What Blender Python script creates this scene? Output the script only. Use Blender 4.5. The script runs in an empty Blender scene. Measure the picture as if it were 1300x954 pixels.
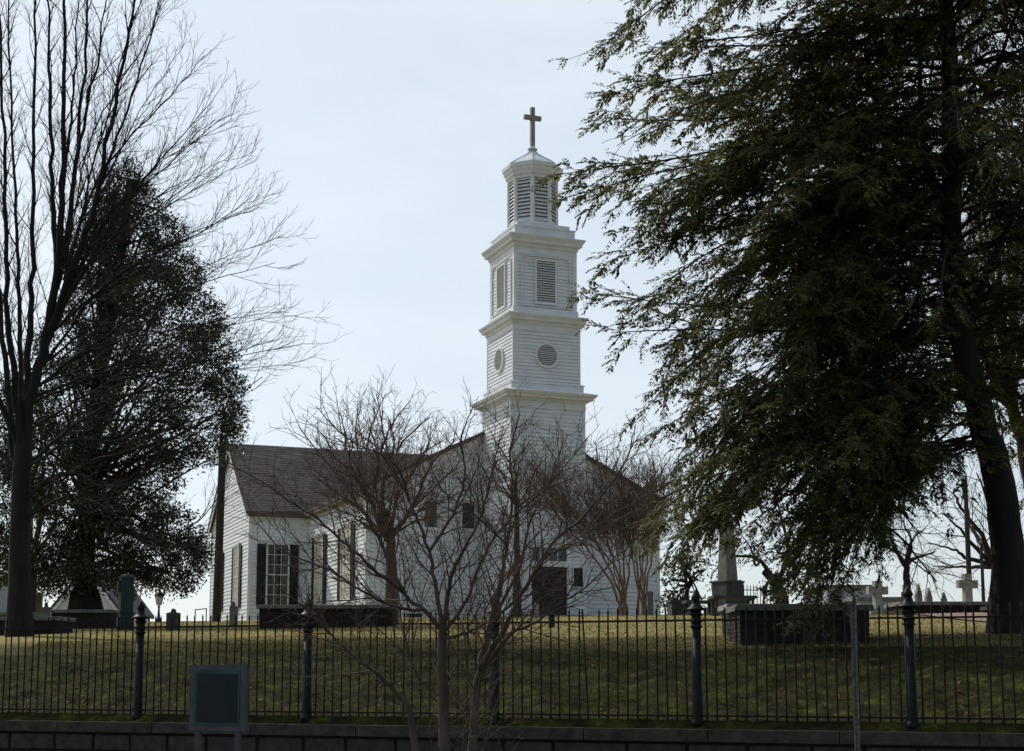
import bpy, math, random
import numpy as np
from mathutils import Vector, Matrix, noise as mnoise

# ------------------------------------------------------------------ camera, sky, sun, exposure
F, PPY, PITCH, EYE = 1850.0, 614.3, math.atan(0.13), 1.65     # focal (px of a 1300 px wide photo), principal row, pitch, eye height
sc = bpy.context.scene
cam_d = bpy.data.cameras.new("camera"); cam = bpy.data.objects.new("camera", cam_d)
sc.collection.objects.link(cam); sc.camera = cam
cam.location = (0, 0, EYE); cam.rotation_euler = (math.pi/2 + PITCH, 0, 0)
cam_d.sensor_width = 36; cam_d.lens = 36*F/1300; cam_d.shift_y = (PPY-477)/1300
cam_d.clip_start = 0.1; cam_d.clip_end = 20000

SUN_EL, SUN_AZ = math.radians(42), math.radians(-43)          # azimuth measured from +Y (view direction) towards +X
w = bpy.data.worlds.new("World"); sc.world = w; w.use_nodes = True
nt = w.node_tree; nt.nodes.clear()
sky = nt.nodes.new("ShaderNodeTexSky"); sky.sky_type = 'NISHITA'; sky.sun_disc = False
sky.sun_elevation = SUN_EL; sky.sun_rotation = SUN_AZ
sky.air_density = 1.0; sky.dust_density = 1.0; sky.ozone_density = 1.0; sky.altitude = 50
bg = nt.nodes.new("ShaderNodeBackground"); bg.inputs["Strength"].default_value = 0.11
out = nt.nodes.new("ShaderNodeOutputWorld")
# thin veil of high cirrus over the whole sky
tc = nt.nodes.new("ShaderNodeTexCoord"); mp = nt.nodes.new("ShaderNodeMapping")
mp.inputs["Scale"].default_value = (1.6, 1.6, 5.0); mp.inputs["Rotation"].default_value = (0.1, 0.25, 0.3)
nz = nt.nodes.new("ShaderNodeTexNoise"); nz.inputs["Scale"].default_value = 1.7; nz.inputs["Detail"].default_value = 6; nz.inputs["Roughness"].default_value = 0.55
rp = nt.nodes.new("ShaderNodeMapRange"); rp.inputs["From Min"].default_value = 0.35; rp.inputs["From Max"].default_value = 0.75
rp.inputs["To Min"].default_value = 0.68; rp.inputs["To Max"].default_value = 0.95
mx = nt.nodes.new("ShaderNodeMix"); mx.data_type = 'RGBA'
# forward scattering: the veil is brightest around the sun and fades smoothly away from it
gd = nt.nodes.new("ShaderNodeVectorMath"); gd.operation = 'DOT_PRODUCT'
gd.inputs[1].default_value = (math.sin(SUN_AZ)*math.cos(SUN_EL), math.cos(SUN_AZ)*math.cos(SUN_EL), math.sin(SUN_EL))
nm_ = nt.nodes.new("ShaderNodeVectorMath"); nm_.operation = 'NORMALIZE'
ph = nt.nodes.new("ShaderNodeMapRange"); ph.interpolation_type = 'SMOOTHSTEP'; ph.inputs["From Min"].default_value = -0.8; ph.inputs["From Max"].default_value = 1.0
ph.inputs["To Min"].default_value = 2.6; ph.inputs["To Max"].default_value = 9.0
vs = nt.nodes.new("ShaderNodeVectorMath"); vs.operation = 'SCALE'; vs.inputs[0].default_value = (0.915, 1.0, 1.065)
nt.links.new(tc.outputs["Generated"], nm_.inputs[0]); nt.links.new(nm_.outputs[0], gd.inputs[0]); nt.links.new(gd.outputs["Value"], ph.inputs["Value"])
nt.links.new(ph.outputs[0], vs.inputs["Scale"]); nt.links.new(vs.outputs[0], mx.inputs[7])
nt.links.new(tc.outputs["Generated"], mp.inputs["Vector"]); nt.links.new(mp.outputs[0], nz.inputs["Vector"])
nt.links.new(nz.outputs["Fac"], rp.inputs["Value"])
thin = nt.nodes.new("ShaderNodeMapRange"); thin.interpolation_type = 'SMOOTHSTEP'; thin.inputs["From Min"].default_value = -0.8; thin.inputs["From Max"].default_value = 0.75
thin.inputs["To Min"].default_value = 0.18; thin.inputs["To Max"].default_value = 1.0
vf = nt.nodes.new("ShaderNodeMath"); vf.operation = 'MULTIPLY'
nt.links.new(gd.outputs["Value"], thin.inputs["Value"]); nt.links.new(thin.outputs[0], vf.inputs[0]); nt.links.new(rp.outputs[0], vf.inputs[1]); nt.links.new(vf.outputs[0], mx.inputs[0])
nt.links.new(sky.outputs[0], mx.inputs[6]); nt.links.new(mx.outputs[2], bg.inputs["Color"]); nt.links.new(bg.outputs[0], out.inputs["Surface"])

sun_d = bpy.data.lights.new("sun", 'SUN'); sun_d.energy = 3.4; sun_d.angle = math.radians(0.6); sun_d.color = (1.0, 0.95, 0.87)
sun = bpy.data.objects.new("sun", sun_d); sc.collection.objects.link(sun)
sdir = Vector((math.sin(SUN_AZ)*math.cos(SUN_EL), math.cos(SUN_AZ)*math.cos(SUN_EL), math.sin(SUN_EL)))
sun.rotation_euler = sdir.to_track_quat('Z', 'Y').to_euler(); sun.location = sdir*60
sc.view_settings.view_transform = 'Standard'; sc.view_settings.look = 'None'
sc.view_settings.exposure = 0.0; sc.view_settings.gamma = 1.0; sc.view_settings.use_curve_mapping = False

# ------------------------------------------------------------------ helpers
R = random.Random(7)
C = sc.collection
SP, CP = math.sin(PITCH), math.cos(PITCH)
def at(px, py, Y):                       # the point at distance Y seen at photo pixel (px, py)
    k = (PPY-py)/F
    z = Y*(SP + k*CP)/(CP - k*SP)
    zc = Y*CP + z*SP
    return ((px-650)/F*zc, Y, EYE+z)
def Zat(py, Y): return at(650, py, Y)[2]

FD = (0.9407, -0.3391); FN = (0.3391, 0.9407); F0 = (0.0, 18.17)     # fence: direction, inward normal, a point
def st(x, y): return ((x-F0[0])*FD[0]+(y-F0[1])*FD[1], (x-F0[0])*FN[0]+(y-F0[1])*FN[1])
def xy(s, t): return (F0[0]+s*FD[0]+t*FN[0], F0[1]+s*FD[1]+t*FN[1])
TP = [0, 1.5, 3, 5, 8, 14, 20, 32, 44, 52, 80, 100, 160, 400, 3000]
ZP = [1.06, 1.30, 1.58, 1.86, 2.17, 2.62, 3.0, 3.58, 4.12, 4.42, 4.55, 3.6, -1.0, -8, -60]
_tt = np.linspace(0, 3000, 60001); _zz = np.interp(_tt, TP, ZP)
_k = np.ones(41)/41; _zs = np.convolve(np.pad(_zz, 20, mode='edge'), _k, mode='valid')
def gz(x, y, bump=True):
    s, t = st(x, y)
    z = float(np.interp(max(t, 0), _tt, _zs))
    if bump:
        z += bumps(s, t)
    return z
def bumps(s, t):
    a = 0.15*max(0, min(1, t/.8))*max(0, min(1, (7.5-t)/4))
    b = mnoise.noise((s*1.7, t*1.9, 3.1))
    c = mnoise.noise((s*4.5, t*5.0, 8.1))
    big = mnoise.noise((s*0.12, t*0.12, 5.0))*0.10*min(1, t/10) if t < 60 else 0
    return a*(b*1.0+c*0.45) + 0.012*c*(t < 12) + big

def mk(name, verts, faces, mat, parent=None, smooth=False, label=None, cat=None, kind=None, group=None, loc=None):
    m = bpy.data.meshes.new(name)
    m.from_pydata([tuple(v) for v in verts], [], faces); m.update()
    if smooth: m.polygons.foreach_set("use_smooth", [True]*len(m.polygons))
    return mo(name, m, mat, parent, label, cat, kind, group, loc)
def mo(name, m, mat, parent=None, label=None, cat=None, kind=None, group=None, loc=None):
    if mat is not None and not m.materials: m.materials.append(mat)
    o = bpy.data.objects.new(name, m); C.objects.link(o)
    if parent: o.parent = parent
    if loc: o.location = loc
    tag(o, label, cat, kind, group); return o
def tag(o, label=None, cat=None, kind=None, group=None):
    if label: o["label"] = label
    if cat: o["category"] = cat
    if kind: o["kind"] = kind
    if group: o["group"] = group
    return o
def empty(name, loc, label, cat, rz=0, group=None):
    o = bpy.data.objects.new(name, None); C.objects.link(o); o.location = loc; o.rotation_euler = (0, 0, rz)
    o.empty_display_size = 0.2
    return tag(o, label, cat, None, group)

class MB:                                # mesh collector
    def __init__(s): s.v = []; s.f = []
    def add(s, v, f):
        n = len(s.v); s.v += [tuple(p) for p in v]; s.f += [tuple(i+n for i in q) for q in f]; return s
    def box(s, a, b):
        x0, y0, z0 = a; x1, y1, z1 = b
        return s.add([(x0,y0,z0),(x1,y0,z0),(x1,y1,z0),(x0,y1,z0),(x0,y0,z1),(x1,y0,z1),(x1,y1,z1),(x0,y1,z1)],
                     [(0,3,2,1),(4,5,6,7),(0,1,5,4),(1,2,6,5),(2,3,7,6),(3,0,4,7)])
    def loft(s, cx, cy, prof, n=4, rot=None, cap=True):      # rings of n corners; prof = [(half width, z)]
        rot = math.pi/n if rot is None else rot
        k = 1/math.cos(math.pi/n) if n <= 8 else 1
        v = []; f = []
        for (h, z) in prof:
            for i in range(n):
                a = rot + 2*math.pi*i/n
                v.append((cx+h*k*math.cos(a), cy+h*k*math.sin(a), z))
        for j in range(len(prof)-1):
            for i in range(n):
                f.append((j*n+i, j*n+(i+1) % n, (j+1)*n+(i+1) % n, (j+1)*n+i))
        if cap:
            f.append(tuple(range(n-1, -1, -1))); f.append(tuple((len(prof)-1)*n+i for i in range(n)))
        return s.add(v, f)
    def prism(s, poly, fn, d0, d1):      # polygon (a, b) extruded between depths; fn(a, b, d) -> point
        n = len(poly)
        v = [fn(a, b, d0) for a, b in poly]+[fn(a, b, d1) for a, b in poly]
        return s.add(v, [tuple(range(n)), tuple(range(2*n-1, n-1, -1))]+[(i, n+i, n+(i+1) % n, (i+1) % n) for i in range(n)])
    def build(s, name, mat, parent=None, **k): return mk(name, s.v, s.f, mat, parent, **k)

def fast_mesh(name, V, Fq):              # numpy verts (n,3), faces (m,k)
    m = bpy.data.meshes.new(name); k = Fq.shape[1]
    m.vertices.add(len(V)); m.vertices.foreach_set("co", V.astype(np.float32).ravel())
    m.loops.add(Fq.size); m.loops.foreach_set("vertex_index", Fq.astype(np.int32).ravel())
    m.polygons.add(len(Fq)); m.polygons.foreach_set("loop_start", np.arange(0, Fq.size, k, dtype=np.int32))
    m.polygons.foreach_set("loop_total", np.full(len(Fq), k, dtype=np.int32))
    m.update(calc_edges=True); m.validate(); return m

# ------------------------------------------------------------------ materials
def M(name, base, rough=0.8, col2=None, scale=5, detail=4, bump=0.0, bscale=None, metal=0.0, coat=0.0, spec=0.2, stretch=None, island=0.0, lo=0.35, hi=0.65, bdist=0.02, transl=0.0):
    m = bpy.data.materials.new(name); m.use_nodes = True; t = m.node_tree; N = t.nodes; L = t.links
    b = N["Principled BSDF"]; b.inputs["Roughness"].default_value = rough; b.inputs["Metallic"].default_value = metal
    b.inputs["Specular IOR Level"].default_value = spec; b.inputs["Coat Weight"].default_value = coat
    b.inputs["Base Color"].default_value = (*base, 1)
    c = N.new("ShaderNodeTexCoord"); src = c.outputs["Object"]
    if stretch:
        mpn = N.new("ShaderNodeMapping"); mpn.inputs["Scale"].default_value = stretch; L.new(src, mpn.inputs["Vector"]); src = mpn.outputs[0]
    colout = None
    if col2:
        n = N.new("ShaderNodeTexNoise"); n.inputs["Scale"].default_value = scale; n.inputs["Detail"].default_value = detail; n.inputs["Roughness"].default_value = 0.65
        L.new(src, n.inputs["Vector"])
        r = N.new("ShaderNodeMapRange"); r.inputs["From Min"].default_value = lo; r.inputs["From Max"].default_value = hi
        L.new(n.outputs["Fac"], r.inputs["Value"])
        mi = N.new("ShaderNodeMix"); mi.data_type = 'RGBA'; mi.inputs[6].default_value = (*base, 1); mi.inputs[7].default_value = (*col2, 1)
        L.new(r.outputs[0], mi.inputs[0]); colout = mi.outputs[2]
    if island:
        g = N.new("ShaderNodeNewGeometry"); hs = N.new("ShaderNodeHueSaturation")
        r2 = N.new("ShaderNodeMapRange"); r2.inputs["To Min"].default_value = 1-island; r2.inputs["To Max"].default_value = 1+island
        L.new(g.outputs["Random Per Island"], r2.inputs["Value"]); L.new(r2.outputs[0], hs.inputs["Value"])
        r3 = N.new("ShaderNodeMapRange"); r3.inputs["To Min"].default_value = 0.485; r3.inputs["To Max"].default_value = 0.515
        ml = N.new("ShaderNodeMath"); ml.operation = 'FRACT'; mm = N.new("ShaderNodeMath"); mm.operation = 'MULTIPLY'; mm.inputs[1].default_value = 37.7
        L.new(g.outputs["Random Per Island"], mm.inputs[0]); L.new(mm.outputs[0], ml.inputs[0]); L.new(ml.outputs[0], r3.inputs["Value"]); L.new(r3.outputs[0], hs.inputs["Hue"])
        if colout: L.new(colout, hs.inputs["Color"])
        else: hs.inputs["Color"].default_value = (*base, 1)
        colout = hs.outputs[0]
    if colout: L.new(colout, b.inputs["Base Color"])
    if bump:
        n2 = N.new("ShaderNodeTexNoise"); n2.inputs["Scale"].default_value = bscale or scale*4; n2.inputs["Detail"].default_value = 5
        L.new(src, n2.inputs["Vector"]); bp = N.new("ShaderNodeBump"); bp.inputs["Strength"].default_value = bump; bp.inputs["Distance"].default_value = bdist
        L.new(n2.outputs["Fac"], bp.inputs["Height"]); L.new(bp.outputs[0], b.inputs["Normal"])
    if transl:
        tr = N.new("ShaderNodeBsdfTranslucent"); ms = N.new("ShaderNodeMixShader"); ms.inputs[0].default_value = transl
        if colout: L.new(colout, tr.inputs["Color"])
        else: tr.inputs["Color"].default_value = (*base, 1)
        L.new(b.outputs[0], ms.inputs[1]); L.new(tr.outputs[0], ms.inputs[2]); L.new(ms.outputs[0], N["Material Output"].inputs["Surface"])
    return m

PAINT = M("white_paint", (0.70,0.73,0.755), 0.55, (0.59,0.61,0.62), 1.3, 6, 0.12, 30, stretch=(0.6,0.6,2.0), island=0.035)
TRIM = M("white_trim_paint", (0.72,0.735,0.75), 0.5, (0.61,0.615,0.615), 1.7, 6, 0.08, 30)
WALLB = M("wall_backing_paint", (0.6,0.6,0.6), 0.7, (0.5,0.5,0.5), 3)
METALROOF = M("painted_metal_roof", (0.62,0.64,0.66), 0.45, (0.5,0.52,0.54), 2.5, 5, 0.05)
SHINGLE = M("brown_shingle", (0.072,0.058,0.054), 0.9, (0.115,0.094,0.088), 2.2, 7, 0.5, 40, island=0.22)
EDGE = M("brown_eave_trim", (0.13,0.105,0.085), 0.8, (0.09,0.075,0.062), 3)
DARKP = M("dark_shutter_paint", (0.012,0.016,0.015), 0.5, (0.02,0.024,0.022), 4)
GLASS = M("window_glass", (0.012,0.014,0.016), 0.06, (0.02,0.022,0.026), 1.5, spec=0.6)
BLIND = M("cream_blind", (0.50,0.46,0.34), 0.8, (0.40,0.37,0.28), 3, stretch=(4,4,0.4))
DOORM = M("door_paint", (0.012,0.014,0.016), 0.45, (0.02,0.02,0.022), 3)
BRONZE = M("weathered_cross_metal", (0.29,0.25,0.21), 0.6, (0.20,0.175,0.15), 6, 5, 0.15, metal=0.0)
LOUV = M("louver_paint", (0.62,0.63,0.64), 0.6, (0.5,0.5,0.5), 5)
VOID = M("louver_interior", (0.14,0.14,0.145), 0.9)
IRON = M("black_iron_paint", (0.004,0.0055,0.006), 0.5, (0.008,0.010,0.011), 9, 5, 0.25, 60, spec=0.15)
STONE = M("weathered_stone", (0.19,0.185,0.165), 0.85, (0.10,0.10,0.088), 3.5, 7, 0.4, 30)
DSTONE = M("dark_granite", (0.035,0.037,0.037), 0.75, (0.062,0.062,0.06), 4, 7, 0.3, 40)
PSTONE = M("pale_marble", (0.33,0.32,0.29), 0.75, (0.18,0.175,0.155), 4, 7, 0.3, 30)
TEAL = M("patinated_green_metal", (0.018,0.036,0.038), 0.6, (0.03,0.044,0.045), 5, 6, 0.2, 20)
BRICK = M("old_brick", (0.034,0.025,0.022), 0.9, (0.022,0.018,0.016), 6, 6, 0.5, 40, island=0.3)
MORTAR = M("mortar", (0.04,0.037,0.034), 0.95, (0.028,0.026,0.024), 8, 6, 0.4)
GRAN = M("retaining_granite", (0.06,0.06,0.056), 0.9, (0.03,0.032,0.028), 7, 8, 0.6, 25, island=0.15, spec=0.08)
BARK = M("grey_brown_bark", (0.060,0.050,0.043), 0.95, (0.033,0.028,0.025), 8, 7, 0.8, 25, stretch=(1,1,0.25))
BARKD = M("dark_bark", (0.030,0.025,0.022), 0.95, (0.017,0.015,0.013), 6, 7, 0.9, 20, stretch=(1,1,0.22))
BARKL = M("pale_smooth_bark", (0.115,0.086,0.068), 0.85, (0.058,0.043,0.035), 9, 6, 0.4, 25, stretch=(1,1,0.3))
BARKM = M("tan_crape_bark", (0.22,0.16,0.115), 0.75, (0.12,0.085,0.062), 5, 6, 0.3, 20, stretch=(1,1,0.3))
TWIGB = M("reddish_brown_twigs", (0.125,0.083,0.062), 0.9, (0.08,0.052,0.04), 3)
NEEDLE = M("hemlock_needles", (0.14,0.132,0.050), 0.6, (0.078,0.088,0.036), 0.9, 4, island=0.4, spec=0.2, transl=0.42)
LEAF = M("glossy_evergreen_leaf", (0.036,0.050,0.025), 0.38, (0.052,0.060,0.026), 0.8, 4, island=0.5, spec=0.5, transl=0.16)
LEAFO = M("olive_leaf", (0.095,0.095,0.03), 0.5, (0.06,0.07,0.025), 1, 4, island=0.4, transl=0.3)
DEADLEAF = M("dead_leaf", (0.16,0.07,0.03), 0.8, (0.10,0.05,0.03), 4, island=0.3, transl=0.3)
WOODP = M("dark_pole_wood", (0.03,0.026,0.024), 0.9, (0.05,0.042,0.036), 6, 6, 0.5, 30, stretch=(4,4,0.3))
GREYW = M("grey_wall_render", (0.32,0.35,0.39), 0.8, (0.26,0.28,0.31), 3, 5, 0.1)
ASPH = M("asphalt", (0.05,0.05,0.052), 0.9, (0.035,0.035,0.036), 6, 8, 0.5, 120)
PAVE = M("brick_pavement", (0.14,0.085,0.07), 0.9, (0.09,0.065,0.055), 5, 7, 0.4, 40)
PATH = M("red_gravel_path", (0.26,0.17,0.14), 0.95, (0.2,0.14,0.11), 4, 7, 0.4, 50)
GALV = M("galvanised_steel", (0.15,0.155,0.155), 0.6, (0.07,0.07,0.07), 12, 5, 0.2, metal=0.4)
SIGNG = M("sign_frame_grey", (0.085,0.087,0.092), 0.7, (0.055,0.057,0.06), 5)
SIGNT = M("sign_teal_border", (0.03,0.085,0.085), 0.6, (0.02,0.055,0.055), 5)
SIGND = M("sign_dark_panel", (0.010,0.014,0.017), 0.5, (0.018,0.022,0.025), 4)
LAMPG = M("lantern_glass", (0.55,0.55,0.52), 0.2, (0.45,0.45,0.43), 4)
ROOFD = M("slate_grey_roof", (0.07,0.075,0.085), 0.8, (0.05,0.052,0.06), 4, 5, 0.3)

def grass_mat():
    m = M("winter_grass", (0.30,0.235,0.105), 0.95, (0.19,0.17,0.06), 0.55, 8, 0.9, 9, lo=0.38, hi=0.62, bdist=0.05, spec=0.03)
    N = m.node_tree.nodes; L = m.node_tree.links; b = N["Principled BSDF"]
    prev = b.inputs["Base Color"].links[0].from_socket
    at_ = N.new("ShaderNodeAttribute"); at_.attribute_name = "moss_shade"
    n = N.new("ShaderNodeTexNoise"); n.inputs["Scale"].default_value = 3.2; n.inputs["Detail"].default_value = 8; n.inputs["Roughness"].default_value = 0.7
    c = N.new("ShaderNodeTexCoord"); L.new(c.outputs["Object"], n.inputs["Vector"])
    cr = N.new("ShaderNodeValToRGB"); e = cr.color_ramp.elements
    e[0].position = 0.42; e[0].color = (0.018,0.014,0.009,1); e[1].position = 0.56; e[1].color = (0.030,0.033,0.008,1)  # mossy soil colours, darkened to put the bank's shade into the ramp
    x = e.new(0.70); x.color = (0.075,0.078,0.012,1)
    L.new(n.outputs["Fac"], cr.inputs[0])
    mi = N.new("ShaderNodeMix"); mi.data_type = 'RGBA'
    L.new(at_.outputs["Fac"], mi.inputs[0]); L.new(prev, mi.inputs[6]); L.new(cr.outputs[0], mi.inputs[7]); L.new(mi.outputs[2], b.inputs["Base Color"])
    return m
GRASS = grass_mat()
BLADE = M("grass_blades", (0.26,0.21,0.09), 0.8, (0.15,0.14,0.045), 0.5, 6, island=0.35, transl=0.25)
MOSSB = M("mossy_tufts", (0.072,0.074,0.014), 0.85, (0.018,0.018,0.006), 2.2, 6, island=0.4, transl=0.2)

# ------------------------------------------------------------------ the ground
def axis(fine0, fine1, step, far, grow=1.25):
    a = list(np.arange(fine0, fine1+1e-6, step)); d = step; x = fine1
    while x < far: d *= grow; x += d; a.append(x)
    return a
sa = axis(0, 11, 0.13, 2500, 1.22); S = np.array([-q for q in sa[::-1][:-1]]+sa)
T = np.array(axis(-0.12, 9, 0.12, 2900, 1.10))
V = []; moss_shade = []
for t in T:
    for s in S:
        x, y = xy(s, t); V.append((x, y, (-.12 if t < -.05 else 0)+float(np.interp(max(t,0), _tt, _zs))+(bumps(s, t) if abs(s) < 60 else 0)))
        moss_shade.append(max(0, min(1, (10.8-t + 2.4*mnoise.noise((s*0.5, t*0.5, 1.0)))/4.0)))  # mask of the mossy bank and the shade painted into its colour
ns = len(S); I = np.arange(len(T)*ns).reshape(len(T), ns)
Fq = np.stack([I[:-1, :-1], I[:-1, 1:], I[1:, 1:], I[1:, :-1]], -1).reshape(-1, 4)
lm = fast_mesh("lawn", np.array(V), Fq)
lm.polygons.foreach_set("use_smooth", [True]*len(lm.polygons))
a = lm.attributes.new("moss_shade", 'FLOAT', 'POINT'); a.data.foreach_set("value", moss_shade)
lawn = mo("lawn", lm, GRASS, kind="structure", label="sloping winter churchyard lawn with dry grass and a mossy bank coloured darker for shade")

def strip(name, t0, t1, z0, z1, mat, s0=-400, s1=400, thick=None):
    b = MB(); P = [xy(s0, t0), xy(s1, t0), xy(s1, t1), xy(s0, t1)]
    if thick is None: b.add([(*P[0], z0), (*P[1], z0), (*P[2], z1), (*P[3], z1)], [(0,1,2,3)])
    else:
        b.add([(*p, z0) for p in P]+[(*p, z1) for p in P], [(0,3,2,1),(4,5,6,7),(0,1,5,4),(1,2,6,5),(2,3,7,6),(3,0,4,7)])
    return b.build(name, mat, kind="structure")
strip("road", -400, -3.5, 0, 0, ASPH)
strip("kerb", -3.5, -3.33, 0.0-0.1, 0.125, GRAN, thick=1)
verge = strip("verge", -3.33, -1.75, 0.115, 0.115, GRASS)
strip("pavement", -1.75, -0.2, 0.12, 0.12, PAVE)

# retaining wall under the fence: separate granite blocks and coping stones
rw = empty("retaining_wall", (*xy(0, -0.2), 0.1), "low granite block retaining wall under the iron fence", "wall")
ang = math.atan2(FD[1], FD[0]); rw.rotation_euler = (0, 0, ang)
MB().box((-60, 0.04, -0.05), (60, 0.38, 0.76)).build("core", MORTAR, rw)
for row in range(3):
    s = -14.0+row*0.33
    while s < 14:
        L_ = R.uniform(0.55, 1.0); d = R.uniform(0, 0.022)
        b = MB(); z0 = row*0.25+0.006; z1 = z0+0.236
        b.add([(s,0.05,z0),(s+L_-.014,0.05,z0),(s+L_-.014,0.05,z1),(s,0.05,z1),
               (s+.02,-d,z0+.02),(s+L_-.034,-d+R.uniform(0,.008),z0+.02),(s+L_-.034,-d,z1-.02),(s+.02,-d-R.uniform(0,.008),z1-.02)],
              [(4,5,6,7),(0,1,5,4),(1,2,6,5),(2,3,7,6),(3,0,4,7)])
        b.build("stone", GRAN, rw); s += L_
s = -14
while s < 14:
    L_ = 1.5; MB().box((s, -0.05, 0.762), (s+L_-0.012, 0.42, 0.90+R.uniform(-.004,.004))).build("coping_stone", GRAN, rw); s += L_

# ------------------------------------------------------------------ iron fence
FZ = 1.0                                   # top of coping
fence = empty("iron_fence", (*xy(0, 0), FZ), "black iron picket fence with finial posts on the retaining wall", "fence", ang)
def post_mesh():
    b = MB()
    b.loft(0,0,[(.085,0),(.085,.09),(.068,.11),(.062,.14),(.056,1.18)], 12, 0)
    b.loft(0,0,[(.056,1.18),(.072,1.19),(.074,1.205),(.06,1.215),(.06,1.245),(.077,1.255),(.077,1.275),(.06,1.285),(.058,1.32),(.078,1.335),(.08,1.35),(.064,1.36),(.064,1.385)], 12, 0)
    return b
def finial_mesh():
    b = MB()
    b.loft(0,0,[(.064,1.385),(.118,1.395),(.118,1.405),(.085,1.425),(.058,1.455),(.047,1.49),(.043,1.515),(.055,1.525),(.056,1.545),(.042,1.575),(.02,1.615),(.006,1.64)], 12, 0)
    return b
pm = None
sx = lambda px: (lambda Y: st((px-650)/F*Y, Y)[0])(93557/(px+4500))
POSTS = [sx(p) for p in (180, 392, 628, 883, 1152)]
POSTS = [POSTS[0]-2*2.47, POSTS[0]-2.47]+POSTS+[POSTS[-1]+2.55, POSTS[-1]+5.1]
for s in POSTS:
    if pm is None:
        p = post_mesh().build("post", IRON, fence); pm = p.data; fi = finial_mesh().build("finial", IRON, p); fm = fi.data
        for m_ in (pm, fm): m_.polygons.foreach_set("use_smooth", [True]*len(m_.polygons))
        p.location = (s, 0, 0)
    else:
        p = mo("post", pm, IRON, fence, loc=(s, 0, 0)); mo("finial", fm, IRON, p)
pk = None
for i in range(len(POSTS)-1):
    a0, a1 = POSTS[i], POSTS[i+1]
    for z in (0.14, 1.26): MB().box((a0+.055, -.02, z), (a1-.055, .02, z+.022)).build("rail", IRON, fence)
    n = 20
    for k in range(1, n+1):
        s = a0+(a1-a0)*k/(n+1)
        if pk is None:
            b = MB(); b.loft(0,0,[(.0095,.05),(.0095,1.37),(.0125,1.385),(.001,1.435)], 6, 0)
            pk = b.build("picket", IRON, fence); pkm = pk.data
        else: pk = mo("picket", pkm, IRON, fence)
        pk.location = (s+R.uniform(-.004,.004), 0, R.uniform(-.008,.008))
        tilt = R.gauss(0, .006) if R.random() > .12 else R.gauss(0, .022)
        if i == 4 and k == 10: tilt = -.05
        pk.rotation_euler = (R.gauss(0,.004), tilt, 0)

# ------------------------------------------------------------------ the church
TH = math.radians(21.5); CZ = 4.45
ch = empty("church", (0.31, 74.5, CZ), "white clapboard church with square louvred steeple topped by a cross", "church", TH)
# local frame: u along the facade (right), v into the building, z up
def clap(polys, fn, z0, z1, step, part, name="clapboard", mat=PAINT, joined=None, proud=0.044):
    """horizontal siding boards clipped to a convex polygon; fn(a, z, out) -> local point"""
    def span(z):
        xs = []
        n = len(polys)
        for i in range(n):
            (a, b), (c, d) = polys[i], polys[(i+1) % n]
            if (b-z)*(d-z) <= 0 and b != d: xs.append(a+(c-a)*(z-b)/(d-b))
        return (min(xs), max(xs)) if len(xs) >= 2 else None
    z = z0
    while z < z1-0.02:
        zt = min(z+step, z1-1e-4); A = span(z+1e-4); B = span(zt)
        if A and B and A[1]-A[0] > .05:
            jit = R.uniform(-.004, .004)
            v = [fn(A[0], z, proud+jit), fn(A[1], z, proud+jit), fn(B[1], zt, 0.010), fn(B[0], zt, 0.010), fn(A[0], z, 0), fn(A[1], z, 0), fn(B[1], zt, 0), fn(B[0], zt, 0)]
            f = [(0,1,2,3),(4,5,1,0),(0,3,7,4),(1,5,6,2),(3,2,6,7)]
            if joined is not None: joined.add(v, f)
            else: mk(name, v, f, mat, part)
        z += step
EAVE, APEX, NW = 6.35, 10.25, 8.0
nave_poly = [(-NW,-.6),(NW,-.6),(NW,EAVE),(0,APEX),(-NW,EAVE)]
MB().prism(nave_poly, lambda a,b,d: (a,d,b), 0.0, 14).build("nave_wall", WALLB, ch)
nw = ch.children[-1] if False else [o for o in ch.children if o.name.startswith("nave_wall")][0]
clap(nave_poly, lambda a,z,o: (a,-o,z), -.3, APEX-.2, .215, nw)
jl = MB(); clap([(0,-.6),(12.2,-.6),(12.2,EAVE),(0,EAVE)], lambda a,z,o: (-NW-o,a,z), -.3, EAVE, .215, None, joined=jl)
clap([(0,-.6),(14,-.6),(14,EAVE),(0,EAVE)], lambda a,z,o: (NW+o,a,z), -.3, EAVE, .215, None, joined=jl)
jl.build("side_siding", PAINT, nw, kind="stuff")
b = MB()
for s_ in (-1, 1):                                        # corner boards and rake trim
    b.box((s_*NW-.1, -.06, -.6), (s_*NW+.1, .12, EAVE-.02))
b.build("corner_board", TRIM, nw)
OV = .38; sl = (APEX-EAVE)/NW
def rake(s_, w0, w1, off, d0, d1):                        # board following one slope of the nave gable
    e = NW+OV
    poly = [(0, APEX+off-w1), (0, APEX+off-w0), (s_*e, APEX+off-w0-sl*e), (s_*e, APEX+off-w1-sl*e)]
    return MB().prism(poly, lambda a,z,d: (a,d,z), d0, d1)
for s_ in (-1, 1):
    rake(s_, .02, .42, .0, -.10, -.04).build("rake_board", TRIM, nw)
    rake(s_, -.10, .03, .0, -.34, -.02).build("rake_cornice", EDGE, nw)
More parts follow.
